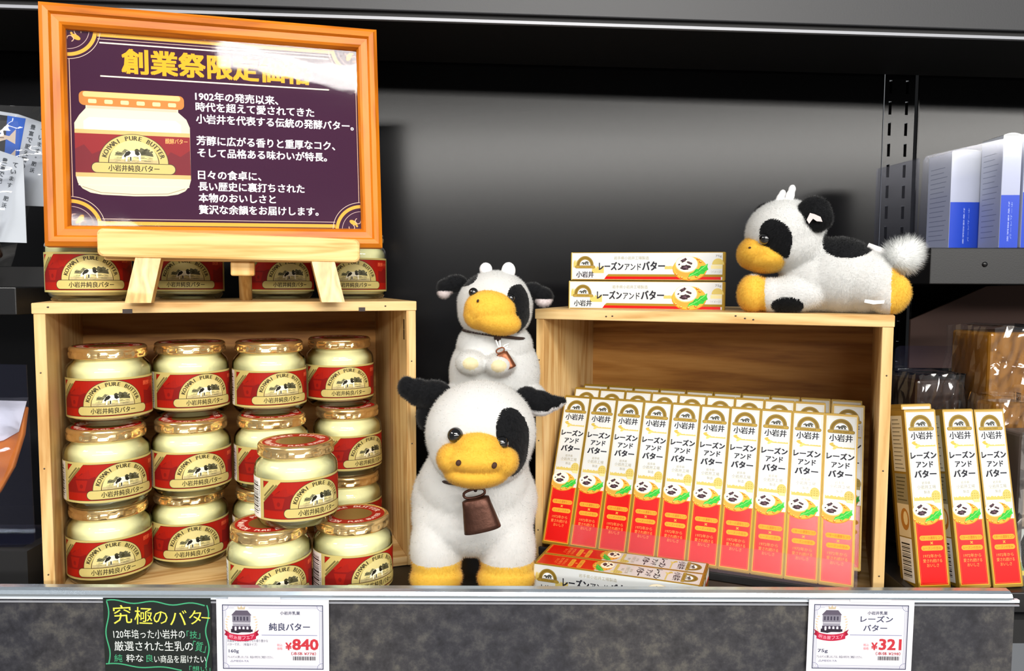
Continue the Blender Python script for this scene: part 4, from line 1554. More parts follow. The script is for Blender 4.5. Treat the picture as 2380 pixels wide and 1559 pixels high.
# --- small cow sitting on the big one
sm = empty('cow_plush', (-0.0195, 0.722, 0.12))
Z0 = 120.0
SP = [(18, 274), (31, 275), (39, 258), (40, 238), (31, 221), (23, 224), (25, 238), (19, 250), (14, 262)]
def sm_col(P, n):
    m = np.zeros(len(P), int)
    zz = P[:, 2] + Z0
    m[inpoly(P[:, 0], zz, soft(SP)) & (P[:, 1] < -14)] = 1
    m[(((P[:, 0] + 27) / 15) ** 2 + ((zz - 283) / 11) ** 2 < 1) & (P[:, 1] > -30)] = 1
    m[(zz < 216) & (P[:, 1] < -42)] = 2
    return m
sb = [(3, 14, 190, 43, 38, 44), (3, 10, 216, 36, 32, 26), (3, 18, 174, 41, 36, 36),
      (3.5, 0, 256, 35, 34, 31), (3.5, -4, 248, 34, 32, 25), (3, 6, 232, 26, 25, 18),
      (-17, -16, 203, 15, 30, 11.5, rotX(-4)), (8, -16, 201, 15, 30, 11.5, rotX(-4)),
      (-33, 4, 166, 15, 26, 15), (38, 4, 166, 15, 26, 15)]
sb = [(a_, b_, c_ - Z0, *r) for a_, b_, c_, *r in sb]
plush('body', sm, sb, sm_col, ['fur_white', 'fur_black', 'fur_cream'], 95000, length=1.9, width=0.27, voxel=1.6, smooth=8)
plush('muzzle', sm, [(0, -29, 252 - Z0, 23, 17, 17, rotY(8)), (4, -29, 243 - Z0, 24, 17, 13, rotY(14)), (-10, -27, 248 - Z0, 14, 14, 14)], one(0), ['fur_yellow'], 26000, length=1.5, width=0.23, voxel=1.2, smooth=5, label='yellow plush muzzle')
b = MB()
nostril(b, (-10.5, -44.0, 260.0 - Z0), 1.1, 1.5, 20)
b.obj('nostrils', sm)
eyeball(sm, (-15.0, -29.5, 267 - Z0), 4.4)
eyeball(sm, (18.0, -28.0, 262.0 - Z0), 4.3)
earc = lambda P, n: ((n[:, 2] < -0.25) & (n[:, 1] < 0.3)).astype(int)
plush('ear', sm, [(-33, 4, 275 - Z0, 11, 8, 8), (-42, 2, 272 - Z0, 9, 7, 7.5, rotY(-15)), (-44, 0, 267 - Z0, 6, 5, 6)], lambda P, n: ((P[:, 2] < 268 - Z0) & (n[:, 1] < 0.2) & (P[:, 0] < -36)).astype(int), ['fur_black', 'felt_pink'], 8000, length=1.8, width=0.26, voxel=1.2, smooth=4, label='black ear with pale lining')
plush('ear', sm, [(38, 2, 268 - Z0, 11, 8, 8), (48, 0, 264 - Z0, 10, 7, 8, rotY(15)), (49, -3, 259 - Z0, 7, 5, 5)], lambda P, n: ((P[:, 2] < 261 - Z0) & (n[:, 1] < 0.2) & (P[:, 0] > 41)).astype(int), ['fur_black', 'felt_pink'], 8000, length=1.8, width=0.26, voxel=1.2, smooth=4, label='black ear with pale lining')
plush('horn', sm, [(-5, 0, 288 - Z0, 6.0, 6.0, 6.5)], one(0), ['felt_white'], 700, length=0.8, voxel=1.2, smooth=2)
plush('horn', sm, [(16, 0, 287 - Z0, 6.6, 6.0, 8.0), (14, 0, 281 - Z0, 7, 6, 7)], one(0), ['felt_white'], 700, length=0.8, voxel=1.2, smooth=2)
b = MB()
b.tube([((3 + 29.5 * math.cos(2 * math.pi * i / k)) * MM, (5 + 30 * math.sin(2 * math.pi * i / k)) * MM, (227.5 - Z0 - 4 * math.cos(2 * math.pi * i / k) - 1.0 * math.sin(2 * math.pi * i / k)) * MM) for i in range(k)], 0.0014, 'cord', closed=True)
b.ell((0.0065, -0.0262, (226.5 - Z0) * MM), (0.0036, 0.003, 0.0032), 'cord', sub=2)
b.obj('collar', sm)
b = MB()
for pts in ([(0.005, -0.0282, 0.1045), (0.0072, -0.0290, 0.0990), (0.0095, -0.0292, 0.0955)], [(0.0085, -0.0282, 0.1045), (0.0090, -0.0290, 0.0990), (0.0095, -0.0292, 0.0955)],
            [(0.0095, -0.0292, 0.0955), (0.0130, -0.0296, 0.1000), (0.0165, -0.0290, 0.1015), (0.0155, -0.0294, 0.0985), (0.0100, -0.0294, 0.0965)],
            [(0.0095, -0.0292, 0.0955), (0.0145, -0.0294, 0.0965), (0.0185, -0.0290, 0.0962)]):
    b.tube(pts, 0.0006, 'string_white', n=6)
b.obj('string_bow', sm)
cowbell(sm, (10.0, -32.5, 213.5 - Z0), 16, 9, 15, 13, -24, 'copper', 0.55)
tag(sm, 'smaller seated cow plush with brown cord collar on top of the standing cow', 'stuffed toy')

# --- cow lying on the second crate
ly_ = empty('cow_plush', (0.2795, 0.6900, 0.2500), R_(-22.7))
LP = [(-57, 74), (-49, 83), (-38, 81), (-29, 72), (-28, 61), (-31, 46), (-41, 53), (-48, 53), (-53, 57)]
def ly_col(P, n):
    m = np.zeros(len(P), int)
    x, y, z = P[:, 0], P[:, 1], P[:, 2]
    m[inpoly(x, z, soft(LP)) & (y < -4)] = 1
    m[(((x - 15) / 21.5) ** 2 + ((y + 6) / 26) ** 2 + ((z - 61) / 18.5) ** 2) < 1] = 1
    m[(((x + 31) / 13.5) ** 2 + ((z - 7) / 7.5) ** 2 < 1) & (y < -12)] = 1
    m[(x < -49.5 - 0.06 * (z - 15)) & (z < 33)] = 2
    m[(x > 50.5) & (z < 40)] = 2
    return m
lb = [(12, 0, 32, 39, 29, 31), (31, 0, 28, 29, 29, 27.5), (8, 0, 42, 33, 24, 25), (-8, 0, 30, 32, 26, 28), (41, 0, 26, 17, 27, 24),
      (-30, -17, 16.5, 30, 15, 15.5), (-61, -18, 17, 13.5, 15.5, 17), (-46, -18, 16, 14, 15, 15), (-30, 17, 16.5, 30, 15, 15.5), (-61, 18, 17, 13.5, 15.5, 17), (-46, 18, 16, 14, 15, 15),
      (49, -17, 15, 15, 13, 14.6), (55.5, -17, 19, 10.5, 12, 14.5), (49, 17, 15, 15, 13, 14.6), (55.5, 17, 19, 10.5, 12, 14.5),
      (-36, -4, 71, 34, 31, 30), (-31, -4, 61, 30, 29, 25), (-20, -2, 56, 22, 24, 18)]
plush('body', ly_, lb, ly_col, ['fur_white', 'fur_black', 'fur_yellow'], 125000, length=2.2, width=0.29, voxel=1.7, smooth=8, floor=0.0004)
plush('muzzle', ly_, [(-59, -9, 54.5, 18, 21, 15, rotY(-24)), (-47, -11, 48.5, 22, 21, 12, rotY(-10)), (-51, -10, 54, 18, 21, 12)], one(0), ['fur_yellow'], 30000, length=1.9, width=0.25, voxel=1.3, smooth=5, label='yellow plush muzzle')
b = MB()
nostril(b, (-63.5, -28.0, 57.5), 1.4, 1.1)
b.obj('nostrils', ly_)
eyeball(ly_, (-50.8, -30.0, 65.0), 5.0)
plush('ear', ly_, [(-12, -22, 86.5, 14.5, 7, 15), (-9, -24, 82.5, 13, 7, 12)], one(0), ['fur_black'], 9600, length=2.0, width=0.27, voxel=1.3, smooth=4, label='round black ear')
plush('ear', ly_, [(-53, 24, 91, 13, 7, 11), (-59, 26, 89, 8, 6, 9)], one(0), ['fur_black'], 6400, length=2.0, width=0.27, voxel=1.3, smooth=4, label='round black ear')
b = MB()
b.prism([(-7, 2), (-4.5, 7.5), (-1, 6.5), (4, 4.0), (5.5, 0), (1, 0.5), (-2, 2.8), (-5, -1.5)], (-0.010, -0.0335, 0.0785), (1, 0, 0), (0, -0.2, 1), 0.001, 'felt_pink')
b.obj('ear_lining', ly_)
plush('horn', ly_, [(-42, -6, 97, 4.5, 4.5, 5), (-40.5, -6, 102, 3.8, 3.8, 5, rotY(15)), (-39, -6, 106, 3.0, 3.2, 4, rotY(15))], one(0), ['felt_white'], 900, length=0.7, voxel=0.9, smooth=3)
plush('horn', ly_, [(-34, -6, 97, 4.8, 4.5, 6), (-32.5, -6, 104, 3.9, 3.9, 5.5, rotY(15)), (-31, -6, 109.5, 3.2, 3.2, 4.5, rotY(10))], one(0), ['felt_white'], 900, length=0.7, voxel=0.9, smooth=3)
b = MB()
b.tube([(0.032, -0.006, 0.059), (0.041, -0.007, 0.055), (0.051, -0.008, 0.050)], [0.0026, 0.0028, 0.0028], 'felt_white', n=10)
b.obj('tail_cord', ly_)
plush('tail_tuft', ly_, [(58, -8, 49, 12, 11, 11), (63, -8, 53, 8, 8, 9)], one(0), ['fur_white'], 6500, length=8.0, width=0.4, voxel=1.6, smooth=3, comb=(0.35, 0, 0.1), mess=0.4)
b = MB()
b.prism([(0, 1.6), (7, 0.2), (15, 1.0), (15.5, 3.6), (8, 3.4), (0.5, 4.2)], (0.030, -0.0312, 0.0090), (1, 0, 0), (0, 0, 1), 0.0004, 'string_white')
b.obj('care_tag', ly_)
tag(ly_, 'cow plush lying on the crate top with black eye patch and fluffy white tail', 'stuffed toy')

# ------------------------------------------------------------------ price cards and chalk sign on the rail
def rail_card(name, x0, z0, x1, z1, ink):
    b = MB()
    w, h = (x1 - x0), (z1 - z0)
    b.box((0, 0.0, 0), (w * MM, 0.0004, h * MM), ink)
    b.map = flat_map((0, 0, 0), (1, 0, 0), (0, 0, 1))
    return b, w, h

def price_card(x0, z0, x1, z1, maker, lines, price, base, grams, desc, tape_x, label, tilt):
    b, w, h = rail_card('price_card', x0, z0, x1, z1, 'paper_white')
    NV, RD = '#3a3e58', '#b8323c'
    k = w / 90.0
    b.frame(4.6 * k, 2.5, w - 4.6 * k, h - 4.6, 0.75, NV, 1)
    b.frame(6.0 * k, 3.8, w - 6.0 * k, h - 5.9, 0.28, '#7c80a4', 1)
    b.frame(7.4 * k, 5.2, w - 7.4 * k, h - 7.2, 0.25, '#7c80a4', 1)
    for cx, cy, a0 in ((5.2, 3.2, 0), (w - 5.2, 3.2, 90), (w - 5.2, h - 5.2, 180), (5.2, h - 5.2, 270)):
        b.oval(cx, cy, 5.0, 5.0, '#cfcdd4', 2, n=12, a0=a0, a1=a0 + 90)
        b.arc(cx, cy, 4.3, 4.7, a0, a0 + 90, '#6c7096', 3, n=10)
    # emblem: building in a wreath above a ribbon
    ex, ey = 20.0 * k, h - 22.0
    b.oval(ex, ey + 1.5, 13.6, 14.6, '#cfcdd4', 3)
    for i in range(13):
        a = R_(-40 - i * 10.5)
        for sg in (-1, 1):
            b.oval(ex + sg * 12.2 * math.cos(a + math.pi / 2 - 0.35), ey + 1.0 - 12.6 * math.sin(a + math.pi / 2 - 0.35) * -1, 1.2, 0.55, '#cbb79a', 4, n=8, rot=sg * i * 14)
    b.poly([(ex - 2.8, ey + 13.4), (ex - 3.2, ey + 16.2), (ex - 1.2, ey + 14.8), (ex, ey + 16.8), (ex + 1.2, ey + 14.8), (ex + 3.2, ey + 16.2), (ex + 2.8, ey + 13.4)], '#b9a98e', 5)
    b.poly([(ex - 8.2, ey + 8.6), (ex - 4.6, ey + 12.6), (ex + 5.0, ey + 12.6), (ex + 8.2, ey + 8.6)], '#57505f', 5)
    b.rect(ex - 7.4, ey + 3.0, ex + 7.4, ey + 8.6, '#76727f', 5)
    b.rect(ex - 7.0, ey - 1.4, ex + 7.0, ey + 3.0, '#8d8a96', 5)
    b.rect(ex - 6.6, ey + 1.6, ex + 6.6, ey + 2.6, '#b4b2bb', 6)
    for i in range(5):
        b.rect(ex - 6.2 + i * 2.6, ey + 4.2, ex - 5.0 + i * 2.6, ey + 7.4, '#3c3848', 6)
    b.rect(ex - 7.6, ey - 5.6, ex + 7.6, ey - 0.4, '#3e3646', 6)
    for i in range(4):
        b.rrect(ex - 5.6 + i * 3.2, ey - 4.2, ex - 4.0 + i * 3.2, ey - 0.8, 0.7, '#cfc8d4', 7)
    b.poly([(ex - 8.6, ey - 5.6), (ex - 3, ey - 6.4), (ex + 1, ey - 5.2), (ex + 9, ey - 5.2), (ex + 9, ey - 3.2), (ex - 8.6, ey - 2.8)], '#2c2430', 7)
    RB = '#b01f3e'
    b.poly([(ex - 14.2, ey - 3.2), (ex - 10.4, ey - 5.4), (ex - 10.4, ey - 9.6), (ex - 14.0, ey - 7.6), (ex - 12.9, ey - 5.6)], '#8e1830', 6)
    b.poly([(ex + 14.2, ey - 3.2), (ex + 10.4, ey - 5.4), (ex + 10.4, ey - 9.6), (ex + 14.0, ey - 7.6), (ex + 12.9, ey - 5.6)], '#8e1830', 6)
    up, dn = [], []
    for i in range(13):
        t = -1 + 2 * i / 12
        up.append((ex + 11.6 * t, ey - 7.6 + 2.0 * t * t))
        dn.append((ex + 11.6 * t, ey - 13.0 + 2.0 * t * t))
    b.poly(up + dn[::-1], RB, 8)
    for i, ch in enumerate('明治屋フェア'):
        t = -0.75 + 1.5 * i / 5
        b.text(ch, ex + 11.6 * t, ey - 10.3 + 2.0 * t * t, 3.0 if ch != 'ェ' else 2.2, '#f2a7b7', 9, bold=0.01, rot=math.degrees(math.atan(0.34 * t)))
    cx = w * 0.655
    b.text(maker, cx, h - 11.3, 2.9, NV, 4, w=16, bold=0.02)
    for s, x, y, hh, ww in lines:
        b.text(s, x, y, hh, NV, 4, w=ww, bold=0.02)
    b.rect(36 * k, h - 30.0, w - 9.5 * k, h - 29.5, '#7c80a4', 4)
    b.text('¥', 57.5 * k, h - 39.0, 6.0, RD, 4, bold=0.03)
    b.text(price, 71.0 * k, h - 37.4, 8.8, RD, 4, w=20.5 if price != '321' else 17.5, bold=0.034)
    b.text('税込', 50.4 * k, h - 38.0, 2.2, '#d9606a', 4, w=4.4, bold=0.01)
    b.text('価格', 50.4 * k, h - 40.9, 2.2, '#d9606a', 4, w=4.4, bold=0.01)
    b.text(base, 69.5 * k, h - 45.0, 2.8, '#a8323c', 4, w=20, bold=0.02)
    b.text(grams, 13.5 * k, h - 43.6, 3.4, NV, 4, w=9.5 if len(grams) > 4 else 8.0, bold=0.02)
    y = h - 34.6
    for s, ww in desc:
        b.text(s, 8.4 * k + ww / 2, y, 2.3, NV, 4, w=ww, bold=0.0)
        y -= 3.1
    b.text('アレルゲンに関しましては、商品の表示をご確認ください。', 8.4 * k + 18.5, h - 48.2, 2.1, NV, 4, w=37, bold=0.0)
    b.text('△MEIDI-YA', 18 * k, h - 51.5, 1.8, '#55597c', 4, w=15, bold=0.01)
    x, i = 61.0 * k, 0
    ws = [0.5, 0.3, 0.9, 0.3, 0.6, 0.4, 0.7]
    while x < 79 * k:
        b.rect(x, h - 50.6, x + ws[i % 7], h - 47.4, '#3a3438', 4)
        x += ws[i % 7] + 0.35
        i += 1
    o = b.obj('price_card')
    o.location = (x0 * MM, 0.6094, z0 * MM)
    o.rotation_euler = (0, R_(tilt), 0)
    t = MB()
    t.box((tape_x[0] * MM, -0.0006, h * MM - 0.0022), (tape_x[1] * MM, -0.0002, h * MM + 0.0040), 'tape')
    t.obj('tape', o)
    return tag(o, label, 'price tag')

price_card(-238.5, -40.5, -147.5, 20.3, '小岩井乳業', [('純良バター', 59.0, 38.2 - 0.2, 6.4, 33)], '840', '（本体 ¥778）', '160g',
           [('乳酸菌を加えて発酵させた香り豊かな', 33), ('バターです。（有塩タイプ）', 24)], (10, 52),
           'white price card reading 840 yen under the jars of butter', 0.3)
price_card(240.2, -38.2, 325.5, 22.6, '小岩井乳業', [('レーズン', 55.4, 44.5, 5.2, 26), ('バター', 54.5, 37.0, 5.2, 19)], '321', '（本体 ¥298）', '75g', [], (33, 66),
           'white price card reading 321 yen under the leaning cartons', 0.6)

b, w, h = rail_card('chalk_sign', -330, -40.5, -243, 20.5, '#1e2321')
GR, YL, WH = '#3f9a6e', '#d2cd4c', '#d4dad6'
def wav(p0, p1, amp, k, off=0):
    out = []
    for i in range(26):
        t = i / 25
        x, y = p0[0] + (p1[0] - p0[0]) * t, p0[1] + (p1[1] - p0[1]) * t
        d = math.hypot(p1[0] - p0[0], p1[1] - p0[1])
        nx, ny = -(p1[1] - p0[1]) / d, (p1[0] - p0[0]) / d
        a = amp * math.sin(t * k * math.pi + off)
        out.append((x + nx * a, y + ny * a))
    return out
b.line(wav((3, 58.5), (82, 55.5), 1.2, 5, 0.5), 1.0, GR, 1)
b.line(wav((3, 58), (3, 6), 1.4, 3), 1.0, GR, 1)
b.line(wav((1, 6), (62, 1.5), 0.9, 3.3), 1.0, GR, 1)
b.line(wav((84, 55), (83.5, 3.5), 1.3, 3.6), 1.0, GR, 1)
for i, (s, x, y, hh, rt) in enumerate([('究', 15.4, 47.4, 15.5, 3), ('極', 32.4, 46.2, 14.5, -2), ('の', 46.2, 44.8, 10.5, 0), ('バ', 60.6, 44.8, 12.5, 0), ('タ', 74.4, 45.2, 11.5, 4)]):
    b.text(s, x, y, hh, YL, 2, bold=-0.004, rot=rt)
b.line([(79.6, 45.0), (86, 44.5)], 0.9, YL, 2)
b.text('120年培った小岩井の', 36.6, 31.0, 7.6, WH, 2, w=58, bold=-0.004, shear=-0.06)
b.text('「技」', 72.5, 30.6, 6.6, GR, 2, w=11, bold=-0.002)
b.text('厳選された生乳の', 40.0, 21.0, 8.2, WH, 2, w=64, bold=-0.004, shear=-0.06)
b.text('「質」', 77.0, 20.6, 8.4, GR, 2, w=11, bold=-0.002, rot=-10)
b.text('純', 11.0, 10.8, 6.4, GR, 2, bold=-0.002)
b.text('粋な', 24.4, 10.8, 6.4, WH, 2, w=14, bold=-0.004)
b.text('良', 36.4, 10.8, 6.4, GR, 2, bold=-0.002)
b.text('い商品を届けたい', 61.2, 10.2, 6.4, WH, 2, w=42, bold=-0.004)
b.text('「想い」', 77, 1.9, 5.2, GR, 2, w=17, bold=-0.002)
o = b.obj('chalk_sign')
o.location = (-0.330, 0.6100, -0.0405)
tag(o, 'dark chalk style sign with yellow and white handwriting on the shelf front', 'sign')

# ------------------------------------------------------------------ neighbours on the far side of the second crate
rs = empty('side_shelf', (0.430, 0.800, 0.0))
b = MB()
b.box((0.0, 0.0, 0.276), (0.36, 0.21, 0.3135), 'black_shelf', bev=0.001)
b.obj('shelf_board', rs)
b = MB()
for xx in (0.056, 0.131):
    b.ell((xx, -0.0005, 0.2965), (0.0028, 0.0012, 0.0028), 'rail_metal' if xx > 0.1 else 'black_metal', sub=2)
b.obj('rivets', rs)
b = MB()
b.box((0.105, -0.001, 0.2735), (0.36, 0.004, 0.2752), 'pine_x')
b.obj('edge_strip', rs)
tag(rs, 'black metal shelf carrying the blue and white medicine style cartons', 'shelf')

def tall_carton(at, w, d, h, split, yaw, label, rnd=0):
    b = MB()
    b.box((0, 0, 0), (w, d, h), 'carton_white', bev=0.0006)
    b.map = flat_map((0, 0, 0), (1, 0, 0), (0, 0, 1))
    W, H = w / MM, h / MM
    b.rect(0.3, 0.2, W - 0.3, H * split, 'box_blue', 1)
    b.text('ホームページ', W * 0.60, H * split * 0.52, 1.6, '#bcd2f4', 2, w=H * split * 0.7, bold=0.0, rot=-90)
    b.text('お客様相談室', W * 0.45, H * split * 0.50, 1.6, '#dbe6fa', 2, w=H * split * 0.76, bold=0.0, rot=-90)
    b.map = flat_map((0, d, 0), (0, -1, 0), (0, 0, 1))
    D = d / MM
    b.rect(0.4, 0.4, D - 0.4, H - 0.4, '#c9ced8', 1)
    for k in range(16):
        b.rect(5, H * 0.1 + k * H * 0.05, D - 6 - (k * 7 % 9), H * 0.1 + k * H * 0.05 + 0.7, '#8d94a6', 2)
    o = b.obj('tall_carton', loc=at)
    o.rotation_euler = (0, 0, yaw)
    fl = MB()
    n = 10
    pts = [(w * i / n, 0.0, h + 0.0022 * math.sin(math.pi * i / n)) for i in range(n + 1)]
    vs = [(x, 0.0, z) for x, y, z in pts] + [(x, d, z) for x, y, z in pts]
    fl.add(vs, [(i, i + 1, n + 2 + i, n + 1 + i) for i in range(n)] + [tuple(range(n + 1)), tuple(reversed(range(n + 1, 2 * n + 2)))], 'carton_white')
    fl.obj('top_flap', o)
    return tag(o, label, 'carton', 'blue and white cartons on the side shelf')
tall_carton((0.4735, 0.846, 0.3137), 0.0350, 0.045, 0.1050, 0.485, R_(1), 'white and blue carton standing alone at the open end of the side shelf')
tall_carton((0.5085, 0.862, 0.3137), 0.0150, 0.040, 0.1000, 0.47, R_(1), 'narrow white and blue carton tucked behind the taller pair')
tall_carton((0.5025, 0.805, 0.3137), 0.0190, 0.040, 0.1150, 0.47, R_(-3), 'tall white and blue carton beside the narrow one')
tall_carton((0.5235, 0.803, 0.3137), 0.0330, 0.040, 0.1160, 0.49, R_(-3), 'tall white and blue carton at the outer end of the row')

ad = empty('acrylic_divider', (0.4145, 0.796, 0.3137))
b = MB()
b.prism([(0, 0), (145, 0), (145, 124), (6, 92), (3, 88)], (0, 0, 0), (1, 0, 0), (0, 0, 1), 0.002, 'acrylic')
b.obj('front_sheet', ad)
b = MB()
b.prism([(0, 0), (90, 0), (90, 92), (0, 90)], (0.0, 0.003, 0), (0, 1, 0), (0, 0, 1), 0.002, 'acrylic')
b.obj('side_sheet', ad)
tag(ad, 'clear acrylic divider in front of the blue and white cartons', 'divider')

b = MB()
b.prism([(0, 0), (0, 60), (92, 102), (230, 106), (230, 0)], (0, 0, 0), (1, 0, 0), (0, 0, 1), 0.004, 'cardboard', bev=0.0006)
o = b.obj('brown_panel')
o.location = (0.492, 0.955, 0.172)  # flat dark brown panel with a slanted top edge
tag(o, 'dark brown panel with slanted top below the blue carton shelf', 'display board')
b = MB()
pts = [(0, 0), (110, 0), (110, 78)]
for i in range(6):
    a = R_(90 + 90 * i / 5)
    pts.append((6 + 6 * math.cos(a), 72 + 6 * math.sin(a)))
b.prism(pts, (0, 0, 0), (1, 0, 0), (0, 0, 1), 0.002, 'acrylic')
o = b.obj('acrylic_divider')
o.location = (0.4270, 0.858, 0.1295)
tag(o, 'clear acrylic panel with rounded corner behind the dark chocolate pack', 'divider')
b = MB()
b.box((0, 0, 0), (0.2, 0.09, 0.1290), 'black_matt')
o = b.obj('riser_block')
o.location = (0.4270, 0.850, 0.0002)
tag(o, 'black riser block standing behind the film wrapped packs', 'riser')

def film_pack(at, w, d, h, mat, yaw, label, seam=True, tilt=0):
    e = empty('film_pack', at, yaw)
    b = MB()
    b.box((0.002, 0.002, 0.0), (w - 0.002, d - 0.002, h - 0.006), mat, bev=0.003)
    b.map = flat_map((0, 0.002, 0), (1, 0, 0), (0, 0, 1))
    b.obj('filling', e)
    b = MB()
    nx, nz = 14, 20
    vs, fs = [], []
    def grid(fn):
        base = len(vs)
        for j in range(nz + 1):
            for i in range(nx + 1):
                vs.append(fn(i / nx, j / nz))
        for j in range(nz):
            for i in range(nx):
                q = base + j * (nx + 1) + i
                fs.append((q, q + 1, q + nx + 2, q + nx + 1))
    r = random.Random(int(at[0] * 1e4))
    jt = lambda: r.uniform(-0.0016, 0.0016)
    ph = [r.random() * 6 for _ in range(4)]
    wv = lambda u, v: 0.0012 * math.sin(u * 9 + v * 7 + ph[0]) + 0.001 * math.sin(v * 23 - u * 5 + ph[1])
    grid(lambda u, v: (w * u + jt(), -0.0026 - abs(wv(u, v)) + jt(), h * v + jt()))
    grid(lambda u, v: (-0.0026 - abs(wv(u, v + 1)) + jt(), d * (1 - u), h * v + jt()))
    grid(lambda u, v: (w + 0.0008 + abs(wv(u, v + 2)), d * u, h * v))
    grid(lambda u, v: (w * u, d * v, h + 0.001 * math.sin(u * 9 + v * 4)))
    b.add(vs, fs, 'film', False)
    b.obj('film', e)
    return tag(e, label, 'package')
film_pack((0.4080, 0.775, 0.0022), 0.052, 0.05, 0.1830, 'choc', R_(8), 'dark chocolate coloured film wrapped pack behind the upright cartons')
film_pack((0.4740, 0.765, 0.0022), 0.075, 0.06, 0.2320, 'amber', R_(8), 'tall amber film wrapped pack rising above the other packs')
film_pack((0.4480, 0.711, 0.0022), 0.0420, 0.03, 0.1700, 'amber', R_(8), 'short amber film wrapped pack between the dark pack and the cartons')
ep = empty('film_pack', (0.4480, 0.672, 0.0003), R_(5))
b = MB()
b.box((0.0, 0.0, 0.0), (0.08, 0.03, 0.145), 'tray_brown', bev=0.003)
b.map = flat_map((0, 0, 0), (1, 0, 0), (0, 0, 1))
b.rect(4, 62, 78, 142, '#8a7a68', 1)
b.rect(4, 30, 78, 60, '#c4ccc8', 1)
b.rect(4, 22, 78, 30, '#3f8a3c', 1)
b.rect(4, 12, 78, 22, '#e8d23c', 2)
b.oval(9, 52, 3.4, 5.0, '#2e3630', 2)
b.text('お', 10, 112, 9, '#e9dfd4', 2)
b.text('こ', 10, 96, 9, '#e9dfd4', 2)
b.obj('filling', ep)
b = MB()
b.box((-0.001, -0.0016, 0.0), (0.081, -0.0008, 0.147), 'film')
b.obj('film', ep)
tag(ep, 'brown and green film pack partly hidden behind the outermost carton', 'package')

# ------------------------------------------------------------------ neighbours on the near side of the first crate
sl = empty('side_shelf', (-0.80, 0.700, 0.0))
b = MB()
b.box((0.0, 0.0, 0.2450), (0.352, 0.24, 0.2700), 'black_shelf', bev=0.001)
b.obj('shelf_board', sl)
tag(sl, 'black metal shelf under the two dried fish pouches', 'shelf')

def fish_pouch(at, yaw, label, dz=0.0):
    e = empty('snack_pouch', at, yaw)
    b = MB()
    b.prism([(0, 62 + dz), (150, 58 + dz), (150, 136 + dz), (120, 146 + dz), (80, 152 + dz), (0, 156 + dz)], (0, 0.0, 0), (1, 0, 0), (0, 0, 1), 0.0006, 'pouch_card')
    f0 = flat_map((0, -0.0002, 0), (1, 0, 0), (0, 0, 1))
    b.map = lambda u, v, l: f0(u, v + dz, l)
    b.poly([(4, 92), (116, 92), (127, 142), (90, 147), (4, 150)], '#15181f', 1)
    b.poly([(104, 92), (116, 92), (127, 142), (110, 144.5)], '#1f56b4', 2)
    b.poly([(70, 108), (100, 118), (104, 128), (84, 140), (60, 132)], '#2c4a78', 2)
    for x, y, s_ in ((30, 118, 1.0), (58, 122, 1.2), (84, 112, 1.0), (76, 130, 1.1), (98, 124, 1.3), (100, 106, 1.1)):
        b.poly([(x - 12 * s_, y - 3), (x - 2 * s_, y + 3.6 * s_), (x + 10 * s_, y + 1), (x + 15 * s_, y + 6 * s_), (x + 14 * s_, y - 5 * s_), (x + 8 * s_, y - 2), (x - 3 * s_, y - 5 * s_)], '#cbb9a6', 3)
        b.line([(x - 6 * s_, y), (x + 6 * s_, y - 0.5)], 0.8, '#5e4a40', 4)
    for i, ch in enumerate('豊富で肥え間の'):
        b.text(ch, 133.5 - i * 1.9, 134 - i * 6.2, 4.6, '#3a4048', 2, bold=0.02, rot=-14)
    for i, ch in enumerate('ています。肥沃'):
        b.text(ch, 142.5 - i * 1.9, 130 - i * 6.2, 4.2 if ch != '。' else 1.4, '#3a4048', 2, bold=0.02, rot=-14)
    b.obj('header_card', e)
    b = MB()
    r = random.Random(int(at[0] * 1e5))
    for i in range(9):
        b.ell(((20 + r.random() * 90) * MM, -0.004 - r.random() * 0.006, (8 + r.random() * 42) * MM), (0.013, 0.0045, 0.0052), 'choc', rot=rotY(r.random() * 180), sub=2)
    b.obj('dried_fish', e)
    b = MB()
    nx, nz = 22, 26
    vs = []
    for j in range(nz + 1):
        v = j / nz
        for i in range(nx + 1):
            u = i / nx
            wd = 0.150 * (1 - 0.28 * (1 - v) ** 1.6)
            bulge = 0.016 * math.sin(math.pi * min(1, u)) * (1 - v) ** 0.6 + 0.004
            vs.append((wd * u, -bulge - 0.0018 * math.sin(u * 11 + v * 9) - 0.0014 * math.sin(v * 21 - u * 8), 0.158 * v - 0.006 * v * u))
    b.add(vs, [(j * (nx + 1) + i, j * (nx + 1) + i + 1, (j + 1) * (nx + 1) + i + 1, (j + 1) * (nx + 1) + i) for j in range(nz) for i in range(nx)], 'film', True)
    b.obj('film', e)
    return tag(e, label, 'pouch', 'dried fish pouches beside the sign')
fish_pouch((-0.5960, 0.752, 0.2702 + 0.0195), R_(3), 'clear dried fish pouch standing behind, nearer the orange frame')
fish_pouch((-0.6050, 0.722, 0.2702), R_(3), 'clear dried fish pouch standing in front of the other pouch', -17.0)
b = MB()
b.box((0, 0, 0), (0.17, 0.03, 0.0190), 'black_matt')
o = b.obj('riser_block')
o.location = (-0.600, 0.748, 0.2702)
tag(o, 'low black riser under the rear dried fish pouch', 'riser')

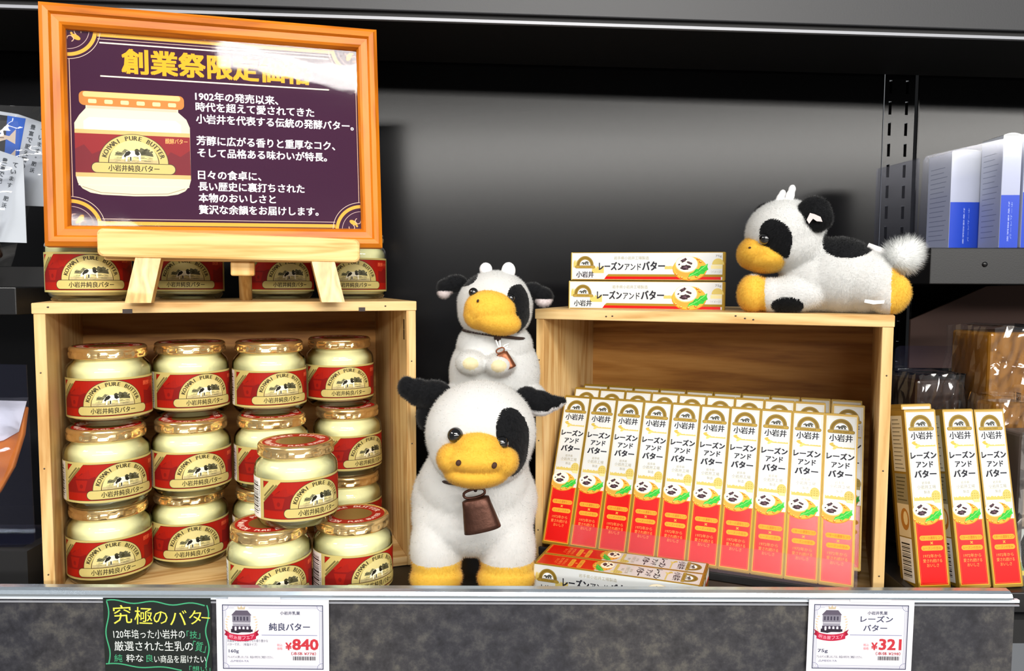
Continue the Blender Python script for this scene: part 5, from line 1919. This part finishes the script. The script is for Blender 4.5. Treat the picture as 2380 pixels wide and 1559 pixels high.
sp = empty('salmon_pouch', (-0.520, 0.700, 0.0425), R_(2))
b = MB()
pts = [(0, 4), (22, 14), (48, 38), (62, 62), (72, 92), (76, 118), (0, 118)]
b.prism(pts, (0, -0.001, 0), (1, 0, 0), (0, 0, 1), 0.006, 'salmon', bev=0.0018)
b.map = flat_map((0, -0.0012, 0), (1, 0, 0), (0, 0, 1))
for k in range(9):
    b.line([(2, 20 + k * 10), (26, 26 + k * 9.4), (50, 44 + k * 7.6)], 0.7, '#f6b884', 1)
b.obj('salmon_slices', sp)
b = MB()
b.prism([(0, 92), (40, 84), (56, 88), (70, 96), (78, 124), (0, 126)], (0, -0.0032, 0), (1, 0, 0), (0, 0, 1), 0.0005, 'string_white')
b.obj('header_card', sp)
b = MB()
nx, nz = 18, 24
vs = []
for j in range(nz + 1):
    v = j / nz
    for i in range(nx + 1):
        u = i / nx
        wd = 0.081 * (0.18 + 0.82 * v ** 0.55)
        vs.append((wd * u, -0.0055 - 0.003 * math.sin(math.pi * u) - 0.0013 * math.sin(u * 10 + v * 12) - 0.001 * math.sin(v * 25), 0.128 * v))
b.add(vs, [(j * (nx + 1) + i, j * (nx + 1) + i + 1, (j + 1) * (nx + 1) + i + 1, (j + 1) * (nx + 1) + i) for j in range(nz) for i in range(nx)], 'film', True)
b.obj('film', sp)
tag(sp, 'clear pouch of orange salmon with white header beside the jar crate', 'pouch')

ab = empty('acrylic_bin', (-0.560, 0.684, 0.0355))
b = MB()
pts = [(0, 0), (128, 4)]
pts = [(0, 0)]
for i in range(6):
    a = R_(-90 + 90 * i / 5)
    pts.append((126 + 5 * math.cos(a) - 1, 8 + 5 * math.sin(a)))
pts += [(128.5, 166), (0, 168)]
b.prism(pts, (0, 0, 0), (1, 0, 0), (0, 0, 1), 0.0015, 'acrylic')
b.obj('front_sheet', ab)
b = MB()
b.box((0.0, 0.002, 0.0), (0.118, 0.06, 0.002), 'acrylic')
b.obj('floor_sheet', ab)
tag(ab, 'clear acrylic bin front standing before the orange salmon pouch', 'bin')
b = MB()
b.box((0, 0, 0), (0.18, 0.075, 0.0350), 'black_matt')
o = b.obj('riser_block')
o.location = (-0.612, 0.676, 0.0002)
tag(o, 'black riser block under the acrylic bin of salmon', 'riser')

bpy.context.view_layer.update()
